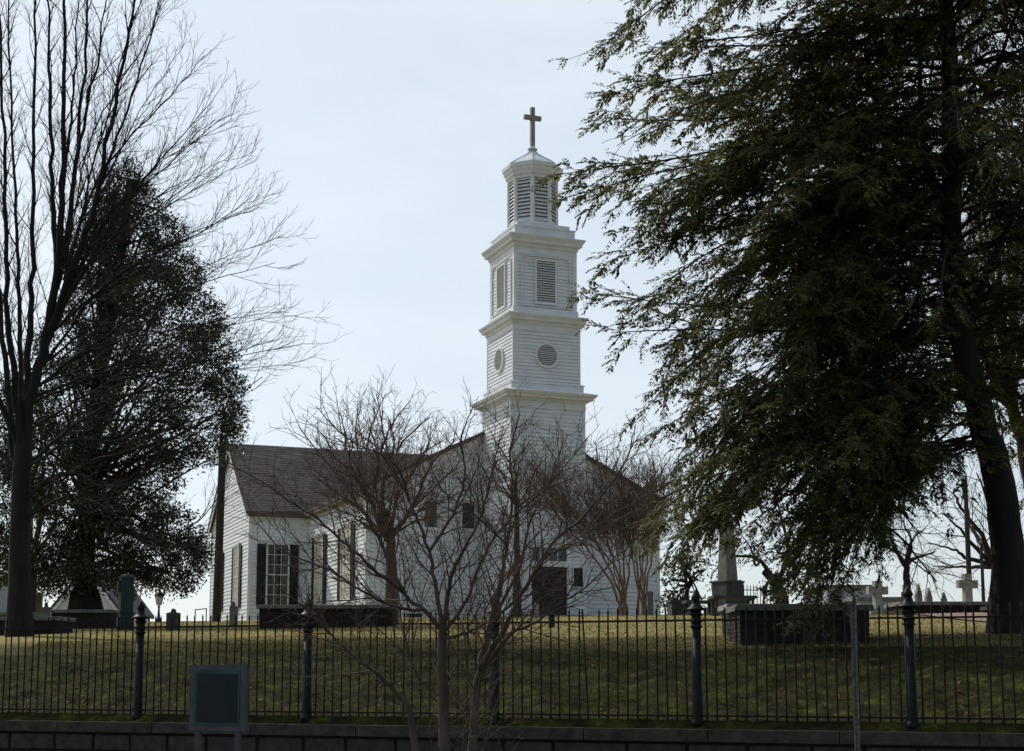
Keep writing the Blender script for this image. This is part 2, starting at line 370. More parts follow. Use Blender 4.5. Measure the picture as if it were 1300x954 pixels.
# nave roof, shingled in overlapping courses
def shingle_roof(fn, L0, L1, n, part, name):
    """fn(q, k, lift): q along the eave, k 0 at eave..1 at ridge"""
    nrow = n; rr = random.Random(3)
    roof = MB()
    for r in range(nrow):
        k0, k1 = r/nrow, (r+1)/nrow
        q = L0 - rr.uniform(0, .6)
        while q < L1:
            e = min(q+rr.uniform(.5,.9), L1); s0 = max(q, L0); j = rr.uniform(-.004,.006)
            roof.add([fn(s0,k0,.035+j), fn(e-.01,k0,.035+j), fn(e-.01,k1,.012), fn(s0,k1,.012), fn(s0,k0,0), fn(e-.01,k0,0)], [(0,1,2,3),(4,5,1,0)])
            q = e
    return roof.build(name, SHINGLE, part, kind="stuff")
for s_, nm in ((-1,"roof"),(1,"roof")):
    e = NW+OV
    base = MB().prism([(0,APEX+.0),(0,APEX+.13),(s_*e,APEX+.13-sl*e),(s_*e,APEX-sl*e)], lambda a,z,d:(a,d,z), -.33, 30.0).build(nm, SHINGLE, ch)
    shingle_roof(lambda q,k,l,s_=s_: (s_*e*(1-k), q, APEX+.131-sl*e*(1-k)+l), -.33, 30.0, 40, base, "shingle_courses")
# transept wing
WX0, WX1, WV0, WV1, WR = -11.4, 11.4, 12.2, 24.2, 10.85
wp = [(WV0,-.6),(WV1,-.6),(WV1,EAVE),((WV0+WV1)/2,WR),(WV0,EAVE)]
ww = MB().prism(wp, lambda a,z,d: (d,a,z), WX0, WX1).build("wing_wall", WALLB, ch)
clap(wp, lambda a,z,o: (WX0-o,a,z), -.3, WR-.25, .215, ww)
jl = MB(); clap([(WX0,-.6),(-NW,-.6),(-NW,EAVE),(WX0,EAVE)], lambda a,z,o: (a,WV0-o,z), -.3, EAVE, .215, None, joined=jl)
jl.build("front_siding", PAINT, ww, kind="stuff")
MB().box((WX0-.06,WV0-.06,-.6),(WX0+.12,WV0+.1,EAVE)).build("corner_board", TRIM, ww)
MB().box((WX0-.06,WV1-.1,-.6),(WX0+.12,WV1+.06,EAVE)).build("corner_board", TRIM, ww)
wsl = (WR-EAVE)/6.0; wm = (WV0+WV1)/2
for s_ in (-1, 1):
    e = 6.0+.35
    base = MB().prism([(wm,WR),(wm,WR+.14),(wm+s_*e,WR+.14-wsl*e),(wm+s_*e,WR-wsl*e)], lambda a,z,d:(d,a,z), WX0-.3, WX1+.3).build("roof", SHINGLE, ch)
    shingle_roof(lambda q,k,l,s_=s_: (q, wm+s_*e*(1-k), WR+.141-wsl*e*(1-k)+l), WX0-.3, WX1+.3, 36, base, "shingle_courses")
    MB().prism([(wm,WR-.32),(wm,WR-.004),(wm+s_*e,WR-.004-wsl*e),(wm+s_*e,WR-.32-wsl*e)], lambda a,z,d:(d,a,z), WX0-.26, WX0-.20).build("rake_board", TRIM, base)
MB().box((WX0-.28, WV0-.34, EAVE-.42),(-NW-.3, WV0-.28, EAVE-.16)).build("fascia", EDGE, ww)
MB().box((WX0-.05, WV0-.30, EAVE-.46),(-NW-.05, WV0-.04, EAVE-.43)).build("soffit", TRIM, ww)
MB().box((-NW-.36, -.05, EAVE-.36),(-NW-.30, WV0-.3, EAVE-.12)).build("fascia", EDGE, nw)

def window(part, fn, a0, a1, z0, z1, cols=3, rows=4, shutters=0.0, blind=False, name="window", mmat=TRIM):
    """fn(a, z, out) -> local point on a wall; frame, sill, panes behind real muntins"""
    def bx(a_, b_, c_, d_, o0, o1):
        P = [fn(a_,c_,o0), fn(b_,c_,o0), fn(b_,d_,o0), fn(a_,d_,o0), fn(a_,c_,o1), fn(b_,c_,o1), fn(b_,d_,o1), fn(a_,d_,o1)]
        return MB().add(P, [(0,3,2,1),(4,5,6,7),(0,1,5,4),(1,2,6,5),(2,3,7,6),(3,0,4,7)])
    t = .09
    fr = MB()
    for q in ((a0-t,a0,z0-t,z1+t),(a1,a1+t,z0-t,z1+t),(a0,a1,z1,z1+t),(a0,a1,z0-t,z0)): 
        g = bx(*q, .005, .085); fr.add(g.v, g.f)
    wdw = fr.build(name, TRIM, part)
    bx(a0-t-.05, a1+t+.05, z0-t-.07, z0-t-.003, .005, .14).build("sill", TRIM, wdw)
    bx(a0-t-.05, a1+t+.05, z1+t+.003, z1+t+.12, .005, .12).build("head", TRIM, wdw)
    bx(a0, a1, z0, z1, .036, .042).build("pane", BLIND if blind else GLASS, wdw)
    mu = MB()
    for i in range(1, cols):
        a = a0+(a1-a0)*i/cols; g = bx(a-.014, a+.014, z0, z1, .043, .062); mu.add(g.v, g.f)
    for i in range(1, rows):
        z = z0+(z1-z0)*i/rows; hh = .03 if i*2 == rows else .013
        g = bx(a0, a1, z-hh, z+hh, .045, .066); mu.add(g.v, g.f)
    mu.build("muntins", mmat, wdw)
    if shutters:
        for (c0, c1) in ((a0-t-.02-shutters, a0-t-.02), (a1+t+.02, a1+t+.02+shutters)):
            sh = MB(); g = bx(c0, c1, z0-.03, z1+.03, .04, .065); sh.add(g.v, g.f)
            for q in ((c0,c0+.07,z0-.03,z1+.03),(c1-.07,c1,z0-.03,z1+.03)): g = bx(*q,.0655,.085); sh.add(g.v,g.f)
            z = z0
            while z < z1-.05:
                g = bx(c0+.071, c1-.071, z, z+.045, .0655, .078); sh.add(g.v, g.f); z += .09
            sh.build("shutter", DARKP, wdw)
    return wdw
ffac = lambda a,z,o: (a,-o-.03,z)
for u in (-4.75, -2.75, 2.75, 4.75):
    window(nw, ffac, u-.33, u+.33, 4.45, 5.75, 2, 4, mmat=DARKP)
fl = lambda a,z,o: (-NW-o-.03,a,z)
for v in (3.7, 9.4): window(nw, fl, v-.85, v+.85, .95, 4.7, 3, 6, shutters=.62, blind=True)
window(ww, lambda a,z,o: (a,WV0-o-.03,z), -10.35, -9.2, 1.0, 4.4, 3, 6, shutters=.5)
for v in (15.4, 21.0): window(ww, lambda a,z,o: (WX0-o-.03,a,z), v-.65, v+.65, .95, 4.5, 3, 6, shutters=.6, blind=True)

# ---- steeple
TV = -2.05
def zt(py, Y=70.4): return Zat(py, Y)-CZ
z1t, z2b, z2t, z3b, z3t, zpl = zt(507), zt(486), zt(411), zt(392), zt(312), zt(293)
H1, H2, H3 = 1.95, 1.78, 1.66
def stage(name, h, za, zb, step, corner=.16):
    sh = MB().loft(0, TV, [(h, za), (h, zb)]).build(name, WALLB, ch)
    rect = [(-h,za),(h,za),(h,zb),(-h,zb)]
    clap(rect, lambda a,z,o: (a,TV-h-o,z), max(za,-.3), zb, step, sh)
    clap(rect, lambda a,z,o: (-h-o,TV-a,z), max(za,-.3), zb, step, sh)
    j = MB(); clap(rect, lambda a,z,o: (h+o,TV+a,z), max(za,-.3), zb, step*1.0, None, joined=j)
    clap(rect, lambda a,z,o: (-a,TV+h+o,z), max(za,-.3), zb, step, None, joined=j); j.build("rear_siding", PAINT, sh, kind="stuff")
    for sx_ in (-1, 1):
        for sy_ in (-1, 1):
            MB().loft(sx_*(h-corner/2+.045), TV+sy_*(h-corner/2+.045), [(corner/2, za), (corner/2, zb)]).build("corner_board", TRIM, sh)
    return sh
s1 = stage("lower_stage", H1, -.6, z1t, .2)
s2 = stage("middle_stage", H2, z2b, z2t, .175, .12)
s3 = stage("upper_stage", H3, z3b, z3t, .175, .2)
def ringpart(name, prof, part=ch, mat=TRIM): return MB().loft(0, TV, prof).build(name, mat, part)
d = z1t
ringpart("cornice", [(H1+.06,d-.42),(H1+.06,d-.06),(H1+.12,d-.05),(H1+.14,d+.04),(H1+.36,d+.08),(H1+.38,d+.18),(H1+.46,d+.22),(H1+.52,d+.32),(H1+.53,d+.36),(H1+.1,d+.50)])
ringpart("plinth", [(H2+.16,d+.46),(H2+.16,z2b-.02),(H2+.20,z2b),(H2+.20,z2b+.05),(H2+.06,z2b+.12)])
d = z2t
ringpart("cornice", [(H2+.05,d-.28),(H2+.05,d),(H2+.10,d+.02),(H2+.12,d+.14),(H2+.26,d+.19),(H2+.28,d+.30),(H2+.36,d+.40),(H2+.38,d+.46),(H2+.38,d+.50),(H3+.10,d+.62),(H3+.10,z3b+.12),(H3+.05,z3b+.15)])
d = z3t
ringpart("cornice", [(H3+.05,d-.34),(H3+.05,d),(H3+.10,d+.02),(H3+.12,d+.16),(H3+.26,d+.22),(H3+.28,d+.34),(H3+.36,d+.46),(H3+.40,d+.54),(H3+.40,d+.58),(H3+.02,d+.68)])
zq = d+.66
ringpart("parapet", [(H3-.02,zq),(H3-.02,zq+.40),(H3+.02,zq+.42),(H3+.02,zq+.47),(H3-.12,zq+.50),(H3-.22,zq+.50),(H3-.22,zq+.72),(H3-.26,zq+.75),(H3-.4,zq+.78)])
# louvres on the upper stage, panel mouldings round them
def louver_rect(part, fn, a0, a1, z0, z1, n, frame=.10):
    def bx(a_, b_, c_, d_, o0, o1):
        P = [fn(a_,c_,o0), fn(b_,c_,o0), fn(b_,d_,o0), fn(a_,d_,o0), fn(a_,c_,o1), fn(b_,c_,o1), fn(b_,d_,o1), fn(a_,d_,o1)]
        return MB().add(P, [(0,3,2,1),(4,5,6,7),(0,1,5,4),(1,2,6,5),(2,3,7,6),(3,0,4,7)])
    fr = MB()
    for q in ((a0-frame,a0,z0-frame,z1+frame),(a1,a1+frame,z0-frame,z1+frame),(a0,a1,z1,z1+frame),(a0,a1,z0-frame,z0)):
        g = bx(*q, 0.0, .085); fr.add(g.v, g.f)
    lv = fr.build("louver", TRIM, part)
    bx(a0, a1, z0, z1, 0.0, .014).build("opening", VOID, lv)
    sl_ = MB(); dz = (z1-z0)/n
    for i in range(n):
        z = z0+dz*i
        sl_.add([fn(a0,z+.004,.075), fn(a1,z+.004,.075), fn(a1,z+dz*.55,.016), fn(a0,z+dz*.55,.016), fn(a0,z+dz*.22,.078), fn(a1,z+dz*.22,.078), fn(a1,z+dz*.75,.016), fn(a0,z+dz*.75,.016)],
                [(0,3,2,1),(4,5,6,7),(0,1,5,4),(2,3,7,6)])
    sl_.build("slats", LOUV, lv, kind="stuff")
    return lv
faces3 = [lambda a,z,o: (a,TV-H3-.03-o,z), lambda a,z,o: (-H3-.03-o,TV-a,z), lambda a,z,o: (H3+.03+o,TV+a,z), lambda a,z,o: (-a,TV+H3+.03+o,z)]
zl0, zl1 = zt(381), zt(328)
for fn in faces3:
    louver_rect(s3, fn, -.5, .5, zl0, zl1, 17)
    mb = MB(); e = H3-.34; zb0, zb1 = z3b+.25, z3t-.42; c = .22
    def seg(p, q, wd=.05):
        (a0,c0),(a1,c1) = p,q; dx,dz = a1-a0,c1-c0; L_ = math.hypot(dx,dz); nx,nz_ = -dz/L_*wd/2, dx/L_*wd/2
        P = [(a0+nx,c0+nz_),(a0-nx,c0-nz_),(a1-nx,c1-nz_),(a1+nx,c1+nz_)]
        mb.add([fn(a,z,0) for a,z in P]+[fn(a,z,.06) for a,z in P], [(0,1,2,3),(7,6,5,4),(0,4,5,1),(1,5,6,2),(2,6,7,3),(3,7,4,0)])
    pts = [(-e,zb0),(e,zb0),(e,zb1-c),(e-c,zb1),(-e+c,zb1),(-e,zb1-c),(-e,zb0)]
    for p_, q_ in zip(pts, pts[1:]): seg(p_, q_)
    mb.build("panel_moulding", TRIM, s3)
# round louvres on the middle stage
def louver_round(part, fn, zc, r, n=11):
    ring = MB(); N_ = 32; v = []; f = []
    for i in range(N_):
        a = 2*math.pi*i/N_; ca, sa_ = math.cos(a), math.sin(a)
        for (rr_, o) in ((r, 0), (r+.13, 0), (r+.12, .085), (r+.02, .085)): v.append(fn(rr_*ca, zc+rr_*sa_, o))
    for i in range(N_):
        j = (i+1) % N_
        for k in range(4): f.append((i*4+k, i*4+(k+1) % 4, j*4+(k+1) % 4, j*4+k))
    lv = ring.add(v, f).build("round_louver", TRIM, part)
    MB().add([fn(r*math.cos(2*math.pi*i/N_), zc+r*math.sin(2*math.pi*i/N_), .012) for i in range(N_)], [tuple(range(N_))]).build("opening", VOID, lv)
    sl_ = MB(); dz = 2*r/n
    for i in range(n):
        z = zc-r+dz*i; zm = z+dz*.4; h = math.sqrt(max(0, r*r-(zm-zc)**2))*.99
        sl_.add([fn(-h,z+.004,.07), fn(h,z+.004,.07), fn(h,z+dz*.55,.016), fn(-h,z+dz*.55,.016), fn(-h,z+dz*.25,.072), fn(h,z+dz*.25,.072), fn(h,z+dz*.78,.016), fn(-h,z+dz*.78,.016)],
                [(0,3,2,1),(4,5,6,7),(0,1,5,4),(2,3,7,6)])
    sl_.build("slats", LOUV, lv, kind="stuff")
for fn in (lambda a,z,o: (a,TV-H2-.03-o,z), lambda a,z,o: (-H2-.03-o,TV-a,z)):
    louver_round(s2, fn, zt(449), .52)
# octagonal belfry
YO = 72.0
zo = lambda py: Zat(py, YO)-CZ
oz0 = zq+.74; oz1, oz2, oz3, oz4, oz5 = zo(270), zo(232), zo(226), zo(211), zo(186.5)
RO = 1.17
bel = MB().loft(0, TV, [(RO+.10,oz0),(RO+.10,oz0+.12),(RO+.03,oz0+.18),(RO-.10,oz0+.18),(RO-.10,oz3)], 8).build("belfry", TRIM, ch)
for i in range(8):
    a = 2*math.pi*i/8; ca, sa_ = math.cos(a), math.sin(a)
    fn = lambda q,z,o,ca=ca,sa_=sa_: ((RO-.09+o)*ca - q*sa_, TV+(RO-.09+o)*sa_ + q*ca, z)
    louver_rect(bel, fn, -.36, .36, oz0+.30, oz2, 11, .06)
    a2 = a+math.pi/8; rr_ = RO/math.cos(math.pi/8)-.04
    MB().loft(rr_*math.cos(a2), TV+rr_*math.sin(a2), [(.085,oz0+.17),(.085,oz3)], 8, a2).build("corner_post", TRIM, bel)
MB().loft(0, TV, [(RO+.04,oz2+.10),(RO+.04,oz3),(RO+.12,oz3+.04),(RO+.14,oz3+.16),(RO+.20,oz3+.26),(RO+.22,oz3+.36),(RO+.28,oz3+.44),(RO+.30,oz4-.02),(RO+.2,oz4)], 8).build("belfry_cornice", TRIM, ch)
rf = MB(); prof = [(RO+.28,oz4-.025),(RO+.0,oz4+.20),(.74,oz4+.48),(.36,oz4+.76),(.17,oz5-.06),(.15,oz5)]
rf.loft(0, TV, prof, 8); bro = rf.build("belfry_roof", METALROOF, ch)
for i in range(8):                                       # standing hips
    a = math.pi/8+2*math.pi*i/8; hb = MB(); k = 1/math.cos(math.pi/8)
    pr = [(h*k*math.cos(a), TV+h*k*math.sin(a), z) for h, z in prof]; tx, ty = -math.sin(a)*.02, math.cos(a)*.02
    for p_, q_ in zip(pr, pr[1:]):
        hb.add([(p_[0]+tx,p_[1]+ty,p_[2]-.01),(p_[0]-tx,p_[1]-ty,p_[2]-.01),(q_[0]-tx,q_[1]-ty,q_[2]-.01),(q_[0]+tx,q_[1]+ty,q_[2]-.01),
                (p_[0]+tx,p_[1]+ty,p_[2]+.035),(p_[0]-tx,p_[1]-ty,p_[2]+.035),(q_[0]-tx,q_[1]-ty,q_[2]+.035),(q_[0]+tx,q_[1]+ty,q_[2]+.035)],
               [(4,5,6,7),(0,4,7,3),(1,2,6,5)])
    hb.build("hip_seam", METALROOF, bro)
MB().loft(0, TV, [(.15,oz5),(.26,oz5+.03),(.26,oz5+.08),(.14,oz5+.14),(.12,oz5+.24)], 12).build("finial_base", METALROOF, ch)
zc0, zc1 = oz5+.2, zo(131.5)
cw = .125; arm = zo(144.5)
crs = MB().box((-cw/1.2,TV-cw/1.2,zc0),(cw/1.2,TV+cw/1.2,zc1)); crs.box((-.47,TV-cw/1.25,arm-.11),(-cw/1.2-.001,TV+cw/1.25,arm+.11)); crs.box((cw/1.2+.001,TV-cw/1.25,arm-.11),(.47,TV+cw/1.25,arm+.11))
co = crs.build("cross", BRONZE, ch); co["label"] = "weathered brown cross on the belfry roof"
# doorway on the tower front
fd = lambda a,z,o: (a,TV-H1-.03-o,z)
def bxf(fn, a_, b_, c_, d_, o0, o1):
    P = [fn(a_,c_,o0), fn(b_,c_,o0), fn(b_,d_,o0), fn(a_,d_,o0), fn(a_,c_,o1), fn(b_,c_,o1), fn(b_,d_,o1), fn(a_,d_,o1)]
    return MB().add(P, [(0,3,2,1),(4,5,6,7),(0,1,5,4),(1,2,6,5),(2,3,7,6),(3,0,4,7)])
fr = MB()
for q in ((-1.16,-.93,-.4,3.45),(.93,1.16,-.4,3.45),(-.93,.93,2.32,2.6),(-.93,.93,3.25,3.45)):
    g = bxf(fd, *q, 0, .12); fr.add(g.v, g.f)
dr = fr.build("door_casing", TRIM, s1)
bxf(fd, -1.3, 1.3, 3.453, 3.62, 0, .2).build("door_hood", TRIM, dr)
for s_ in (-1, 1):
    lo_, hi_ = (-.925, -.008) if s_ < 0 else (.008, .925)
    lf = bxf(fd, lo_, hi_, -.35, 2.315, .012, .05).build("door_leaf", DOORM, s1)
    for zz in ((.15,.95),(1.1,2.1)): bxf(fd, lo_+.14, hi_-.14, zz[0], zz[1], .0505, .068).build("panel", DOORM, lf)
    MB().loft(.09*s_, TV-H1-.12, [(.02,.98),(.03,1.0),(.03,1.04),(.02,1.06)], 8).build("handle", BRONZE, lf)
trn = bxf(fd, -.925, .925, 2.605, 3.245, .012, .03).build("transom", GLASS, s1)
for i in range(1, 4): bxf(fd, -.925+1.85*i/4-.02, -.925+1.85*i/4+.02, 2.605, 3.245, .0305, .055).build("mullion", TRIM, trn)
bxf(lambda a,z,o:(a,TV-H1-o,z), -2.0, 2.0, -.6, -.02, .05, .7).build("door_step", STONE, s1)
for s_ in (-1,1):
    vv = MB().box((s_*5.6-.35,-.10,-.25),(s_*5.6+.35,-.045,.12)); vv.build("vent", DARKP, nw)

# notice board on the tower wall beside the door
nb = empty("notice_board", (0,0,0), "black notice board in white frame on the tower wall beside the church door", "notice board", 0)
nb.matrix_world = ch.matrix_basis.copy() if False else Matrix.Translation((0.31,74.5,CZ)) @ Matrix.Rotation(TH,4,'Z')
bxf(fd, 1.28, 1.78, 1.38, 2.3, .045, .075).build("panel", SIGND, nb)
fr = MB()
for q in ((1.23,1.28,1.33,2.35),(1.78,1.83,1.33,2.35),(1.28,1.78,2.3,2.35),(1.28,1.78,1.33,1.38)):
    g = bxf(fd, *q, .045, .10); fr.add(g.v, g.f)
fr.build("frame", TRIM, nb)

# ------------------------------------------------------------------ tombs, stones and small things in the yard
def face_ang(x, y): return math.atan2(-x, y)*-1
def px_place(px, Y, py=700):
    x = at(px, py, Y)[0]; return x, Y, gz(x, Y)
def brick_tomb(name, px0, px1, Y, ytop, depth, label, rz=0.0, slab=STONE, over=.07, slabh=.10):
    x0, x1 = at(px0, ytop, Y)[0], at(px1, ytop, Y)[0]; cx = (x0+x1)/2; wdt = x1-x0-2*over
    zg = min(gz(x0, Y), gz(x1, Y), gz(cx, Y+depth)); h = at(cx, ytop, Y)[2]-zg
    o = empty(name, (cx, Y+depth/2, zg), label, "tomb", rz)
    H = h-slabh; hx, hy = wdt/2, depth/2
    MB().box((-hx+.012,-hy+.012,-.3),(hx-.012,hy-.012,H)).build("core", MORTAR, o)
    br = MB(); bw, bh = .215, .072; z = -.05; r = 0
    while z < H-.02:
        zt_ = min(z+bh-.01, H-.004)
        for side in range(4):
            Ls = wdt if side in (0, 2) else depth
            q = -Ls/2 - (bw/2 if r % 2 else 0)
            while q < Ls/2:
                a0 = max(q, -Ls/2); a1 = min(q+bw-.01, Ls/2); q += bw
                if a1-a0 < .03: continue
                p = R.uniform(.0, .008)
                if side == 0: br.box((a0,-hy-p,z),(a1,-hy+.03,zt_))
                elif side == 2: br.box((a0,hy-.03,z),(a1,hy+p,zt_))
                elif side == 1: br.box((hx-.03,a0,z+.001),(hx+p,a1,zt_+.001))
                else: br.box((-hx-p,a0,z+.001),(-hx+.03,a1,zt_+.001))
        z += bh; r += 1
    br.build("brick_courses", BRICK, o, kind="stuff")
    b = MB(); e = .02
    b.loft(0,0,[(1,H+.002),(1,H+slabh-e),(1-e,H+slabh)]);
    v = [(p[0]*(hx+over), p[1]*(hy+over), p[2]+R.uniform(-.006,.006)) for p in b.v]
    mk("slab", v, b.f, slab, o)
    return o
brick_tomb("brick_tomb", 934, 1108, 24.6, 768, 1.3, "long dark brick tomb with stone slab under the drooping hemlock")
brick_tomb("brick_tomb", 922, 1040, 27.0, 767, 1.1, "brick tomb with pale slab behind the long tomb under the hemlock", slab=PSTONE)
brick_tomb("brick_tomb", 1142, 1272, 37, 764, 1.5, "low brick tomb behind the fence post beside the reddish path")
brick_tomb("brick_tomb", 326, 502, 39, 768, 1.6, "wide brick tomb with grey slab before the church's wing")
brick_tomb("brick_tomb", -22, 78, 37, 783, 1.2, "low brick tomb with chipped slab below the big bare tree", rz=-.04)
brick_tomb("brick_tomb", -30, 41, 39, 777, 1.2, "taller brick tomb behind the low one by the big bare tree", rz=-.04)
brick_tomb("brick_tomb", 62, 142, 44, 774, 1.3, "brick tomb at the foot of the glossy evergreen tree")

def headstone(px0, px1, Y, ytop, label, mat=STONE, shape="round", depth=.12, name="headstone", rz=0, tilt=0):
    x0, x1 = at(px0, ytop, Y)[0], at(px1, ytop, Y)[0]; wd = x1-x0; cx = (x0+x1)/2; zg = gz(cx, Y)
    h = at(cx, ytop, Y)[2]-zg; hw = wd/2
    if shape == "round": poly = [(-hw,-.25),(hw,-.25),(hw,h-hw*.8)]+[(hw*math.cos(a),h-hw*.8+hw*.8*math.sin(a)) for a in np.linspace(.2,math.pi-.2,9)]+[(-hw,h-hw*.8)]
    elif shape == "tenon": poly = [(-hw,-.25),(hw,-.25),(hw,h*.80),(hw*.35,h*.84)]+[(hw*.3*math.cos(a),h-hw*.28+hw*.28*math.sin(a)) for a in np.linspace(.1,math.pi-.1,7)]+[(-hw*.35,h*.84),(-hw,h*.80)]
    elif shape == "point": poly = [(-hw,-.25),(hw,-.25),(hw*.8,h*.6),(0,h),(-hw*.8,h*.6)]
    else: poly = [(-hw,-.25),(hw,-.25),(hw,h-.03),(hw-.03,h),(-hw+.03,h),(-hw,h-.03)]
    b = MB().prism([(float(a),float(c)) for a,c in poly], lambda a,z,d: (a,d,z), -depth/2, depth/2)
    o = b.build(name, mat, loc=(cx, Y, zg), label=label, cat="gravestone"); o.rotation_euler = (tilt, 0, rz); return o
headstone(212, 229, 38, 773, "dark headstone with a small round knob on top beside the lamp post", DSTONE, "tenon")
headstone(47, 54, 46, 752, "slim tall grey headstone left of the glossy evergreen trunk", STONE, "round")
headstone(55, 64, 45, 765, "short grey headstone leaning beside the slim tall one", STONE, "tenon", tilt=.06)
headstone(292, 302, 44, 764, "small grey headstone at the corner of the church wing", STONE, "tenon")
headstone(822, 829, 58, 751, "narrow grey slab stone before the church wall by the crape myrtle", STONE, "flat")
headstone(678, 684, 50, 765, "pale rounded stone post in front of the church door", PSTONE, "round", depth=.16)
headstone(1161, 1170, 52, 741, "grey pointed gravestone beyond the brick tomb by the path", STONE, "point", depth=.25)
headstone(1174, 1183, 54, 746, "second grey pointed gravestone beyond the tomb by the path", STONE, "point", depth=.25)
headstone(1194, 1202, 56, 752, "small low grey pointed gravestone near the dark poles", STONE, "point", depth=.2)
headstone(1246, 1256, 33, 792, "tiny white footstone beside the reddish path", PSTONE, "flat", depth=.15)
def stone_cross(px, Y, ytop, ybot_w, armw, label, mat=PSTONE, rz=.25):
    x, y, zg = px_place(px, Y); h = at(px, ytop, Y)[2]-zg; w2 = ybot_w/2
    o = empty("cross_gravestone", (x, y, zg), label, "gravestone", rz)
    MB().box((-.35,-.25,-.2),(.35,.25,.16)).build("base", mat, o)
    b = MB(); za = h*.72
    b.box((-w2,-w2*.8,.162),(w2,w2*.8,h)); b.box((-armw/2,-w2*.75,za-w2),(-w2-.001,w2*.75,za+w2)); b.box((w2+.001,-w2*.75,za-w2),(armw/2,w2*.75,za+w2))
    b.build("shaft", mat, o); return o
stone_cross(1112, 41, 738, .22, .60, "tall pale stone cross left of the fence post by the path")
stone_cross(1226, 48, 729, .26, .70, "stocky pale stone cross beside the thick dark pole")
# obelisk monument
x, y, zg = px_place(923, 52)
ob = empty("obelisk_monument", (x, y, zg), "grey stone obelisk on a dark stepped pedestal", "monument", .55)
zz = lambda py: at(923, py, 52)[2]-zg
MB().loft(0,0,[(.62,-.3),(.62,zz(772)),(.58,zz(771)),(.52,zz(771)),(.52,zz(759))]).build("base", DSTONE, ob)
MB().loft(0,0,[(.40,zz(759)),(.40,zz(741)),(.43,zz(740)),(.43,zz(738.5)),(.33,zz(737))]).build("pedestal", DSTONE, ob)
MB().loft(0,0,[(.255,zz(737)),(.16,zz(655)),(.0,zz(645))]).build("shaft", STONE, ob)
# table tombs near the obelisk
def table_tomb(px0, px1, Y, ytop, label, boxy=False, rz=0.1):
    x0, x1 = at(px0, ytop, Y)[0], at(px1, ytop, Y)[0]; cx = (x0+x1)/2; zg = gz(cx, Y); h = at(cx, ytop, Y)[2]-zg; hw = (x1-x0)/2
    o = empty("table_tomb" if not boxy else "box_tomb", (cx, Y, zg), label, "tomb", rz)
    MB().box((-hw,-.4,h-.09),(hw,.4,h)).build("slab", DSTONE, o)
    if boxy: MB().box((-hw+.05,-.36,-.2),(hw-.05,.36,h-.092)).build("chest", DSTONE, o)
    else:
        for sx_ in (-1,1):
            for sy_ in (-1,1): MB().loft(sx_*(hw-.12), sy_*.28, [(.07,-.2),(.07,.05),(.045,.1),(.045,h-.16),(.07,h-.1),(.07,h-.091)], 8).build("leg", DSTONE, o)
table_tomb(848, 868, 50, 762, "dark box tomb beside the church corner", True)
table_tomb(868, 908, 49, 763, "dark table tomb on four legs left of the obelisk")
table_tomb(902, 958, 47, 757, "long dark table tomb in front of the obelisk")
table_tomb(1252, 1284, 36, 770, "pale slab bench on legs beside the hemlock trunk")
# small plot fence
x, y, zg = px_place(962, 54)
pf = empty("plot_fence", (x, y, zg), "small iron fence around a grave plot right of the obelisk", "fence", .1)
W2 = .62; hh = at(962, 741, 54)[2]-zg
for i in range(12):
    q = -W2*1.1+2.2*W2*i/11; big = i in (0, 11)
    MB().loft(q, 0, [(.035 if big else .014,-.1),(.035 if big else .014,hh*(1.0 if big else .86)),(.045 if big else .02,hh*(1.03 if big else .88)),(.002,hh*(1.15 if big else .97))], 6).build("picket", IRON, pf)
for z in (.25, hh*.78): MB().box((-W2*1.1,-.015,z),(W2*1.1,.015,z+.03)).build("rail", IRON, pf)
# dark green pillar
x, y, zg = px_place(162, 40)
pl = empty("green_pillar", (x, y, zg), "tall dark green pillar with a rounded cap under the evergreen tree", "monument", .45)
zz = lambda py: at(162, py, 40)[2]-zg
hw = .17
MB().loft(0,0,[(hw+.03,-.2),(hw+.03,zz(784)),(hw,zz(782)),(hw,zz(780)),(hw+.02,zz(779)),(hw+.02,zz(777)),(hw,zz(776)),(hw,zz(735))]).build("body", TEAL, pl)
MB().loft(0,0,[(hw,zz(735)),(hw+.015,zz(734)),(hw-.01,zz(731.5)),(hw-.06,zz(729.5)),(.04,zz(728.6))], 8).build("cap", TEAL, pl)
MB().box((-hw-.07,-.10,zz(752)),(-hw-.001,.10,zz(738))).build("bracket", TEAL, pl)
# street lamps behind
def lamp(px, Y, ytop, ybase, label, name="street_lamp"):
    x, y, zg = px_place(px, Y); z0 = min(zg, at(px, ybase, Y)[2]); H = at(px, ytop, Y)[2]-zg
    o = empty(name, (x, y, zg), label, "lamp")
    MB().loft(0,0,[(.13,-.3),(.13,.15),(.07,.25),(.05,.5),(.04,H-.85),(.06,H-.82),(.06,H-.78),(.03,H-.74)], 10).build("pole", IRON, o)
    MB().loft(0,0,[(.085,H-.73),(.165,H-.33)], 6).build("lantern", LAMPG, o)
    fr = MB()
    for i in range(6):
        a = math.pi/6+i*math.pi/3; k = 1/math.cos(math.pi/6)
        p_, q_ = (.088*k*math.cos(a), .088*k*math.sin(a), H-.74), (.168*k*math.cos(a), .168*k*math.sin(a), H-.33)
        fr.add([(p_[0]-.012,p_[1],p_[2]),(p_[0]+.012,p_[1],p_[2]),(q_[0]+.012,q_[1],q_[2]),(q_[0]-.012,q_[1],q_[2]),(p_[0],p_[1]-.012,p_[2]),(p_[0],p_[1]+.012,p_[2]),(q_[0],q_[1]+.012,q_[2]),(q_[0],q_[1]-.012,q_[2])],[(0,1,2,3),(4,5,6,7)])
    fr.build("lantern_frame", IRON, o)
    MB().loft(0,0,[(.20,H-.33),(.20,H-.30),(.12,H-.16),(.05,H-.10),(.06,H-.06),(.02,H-.03),(.005,H)], 6).build("lantern_roof", IRON, o)
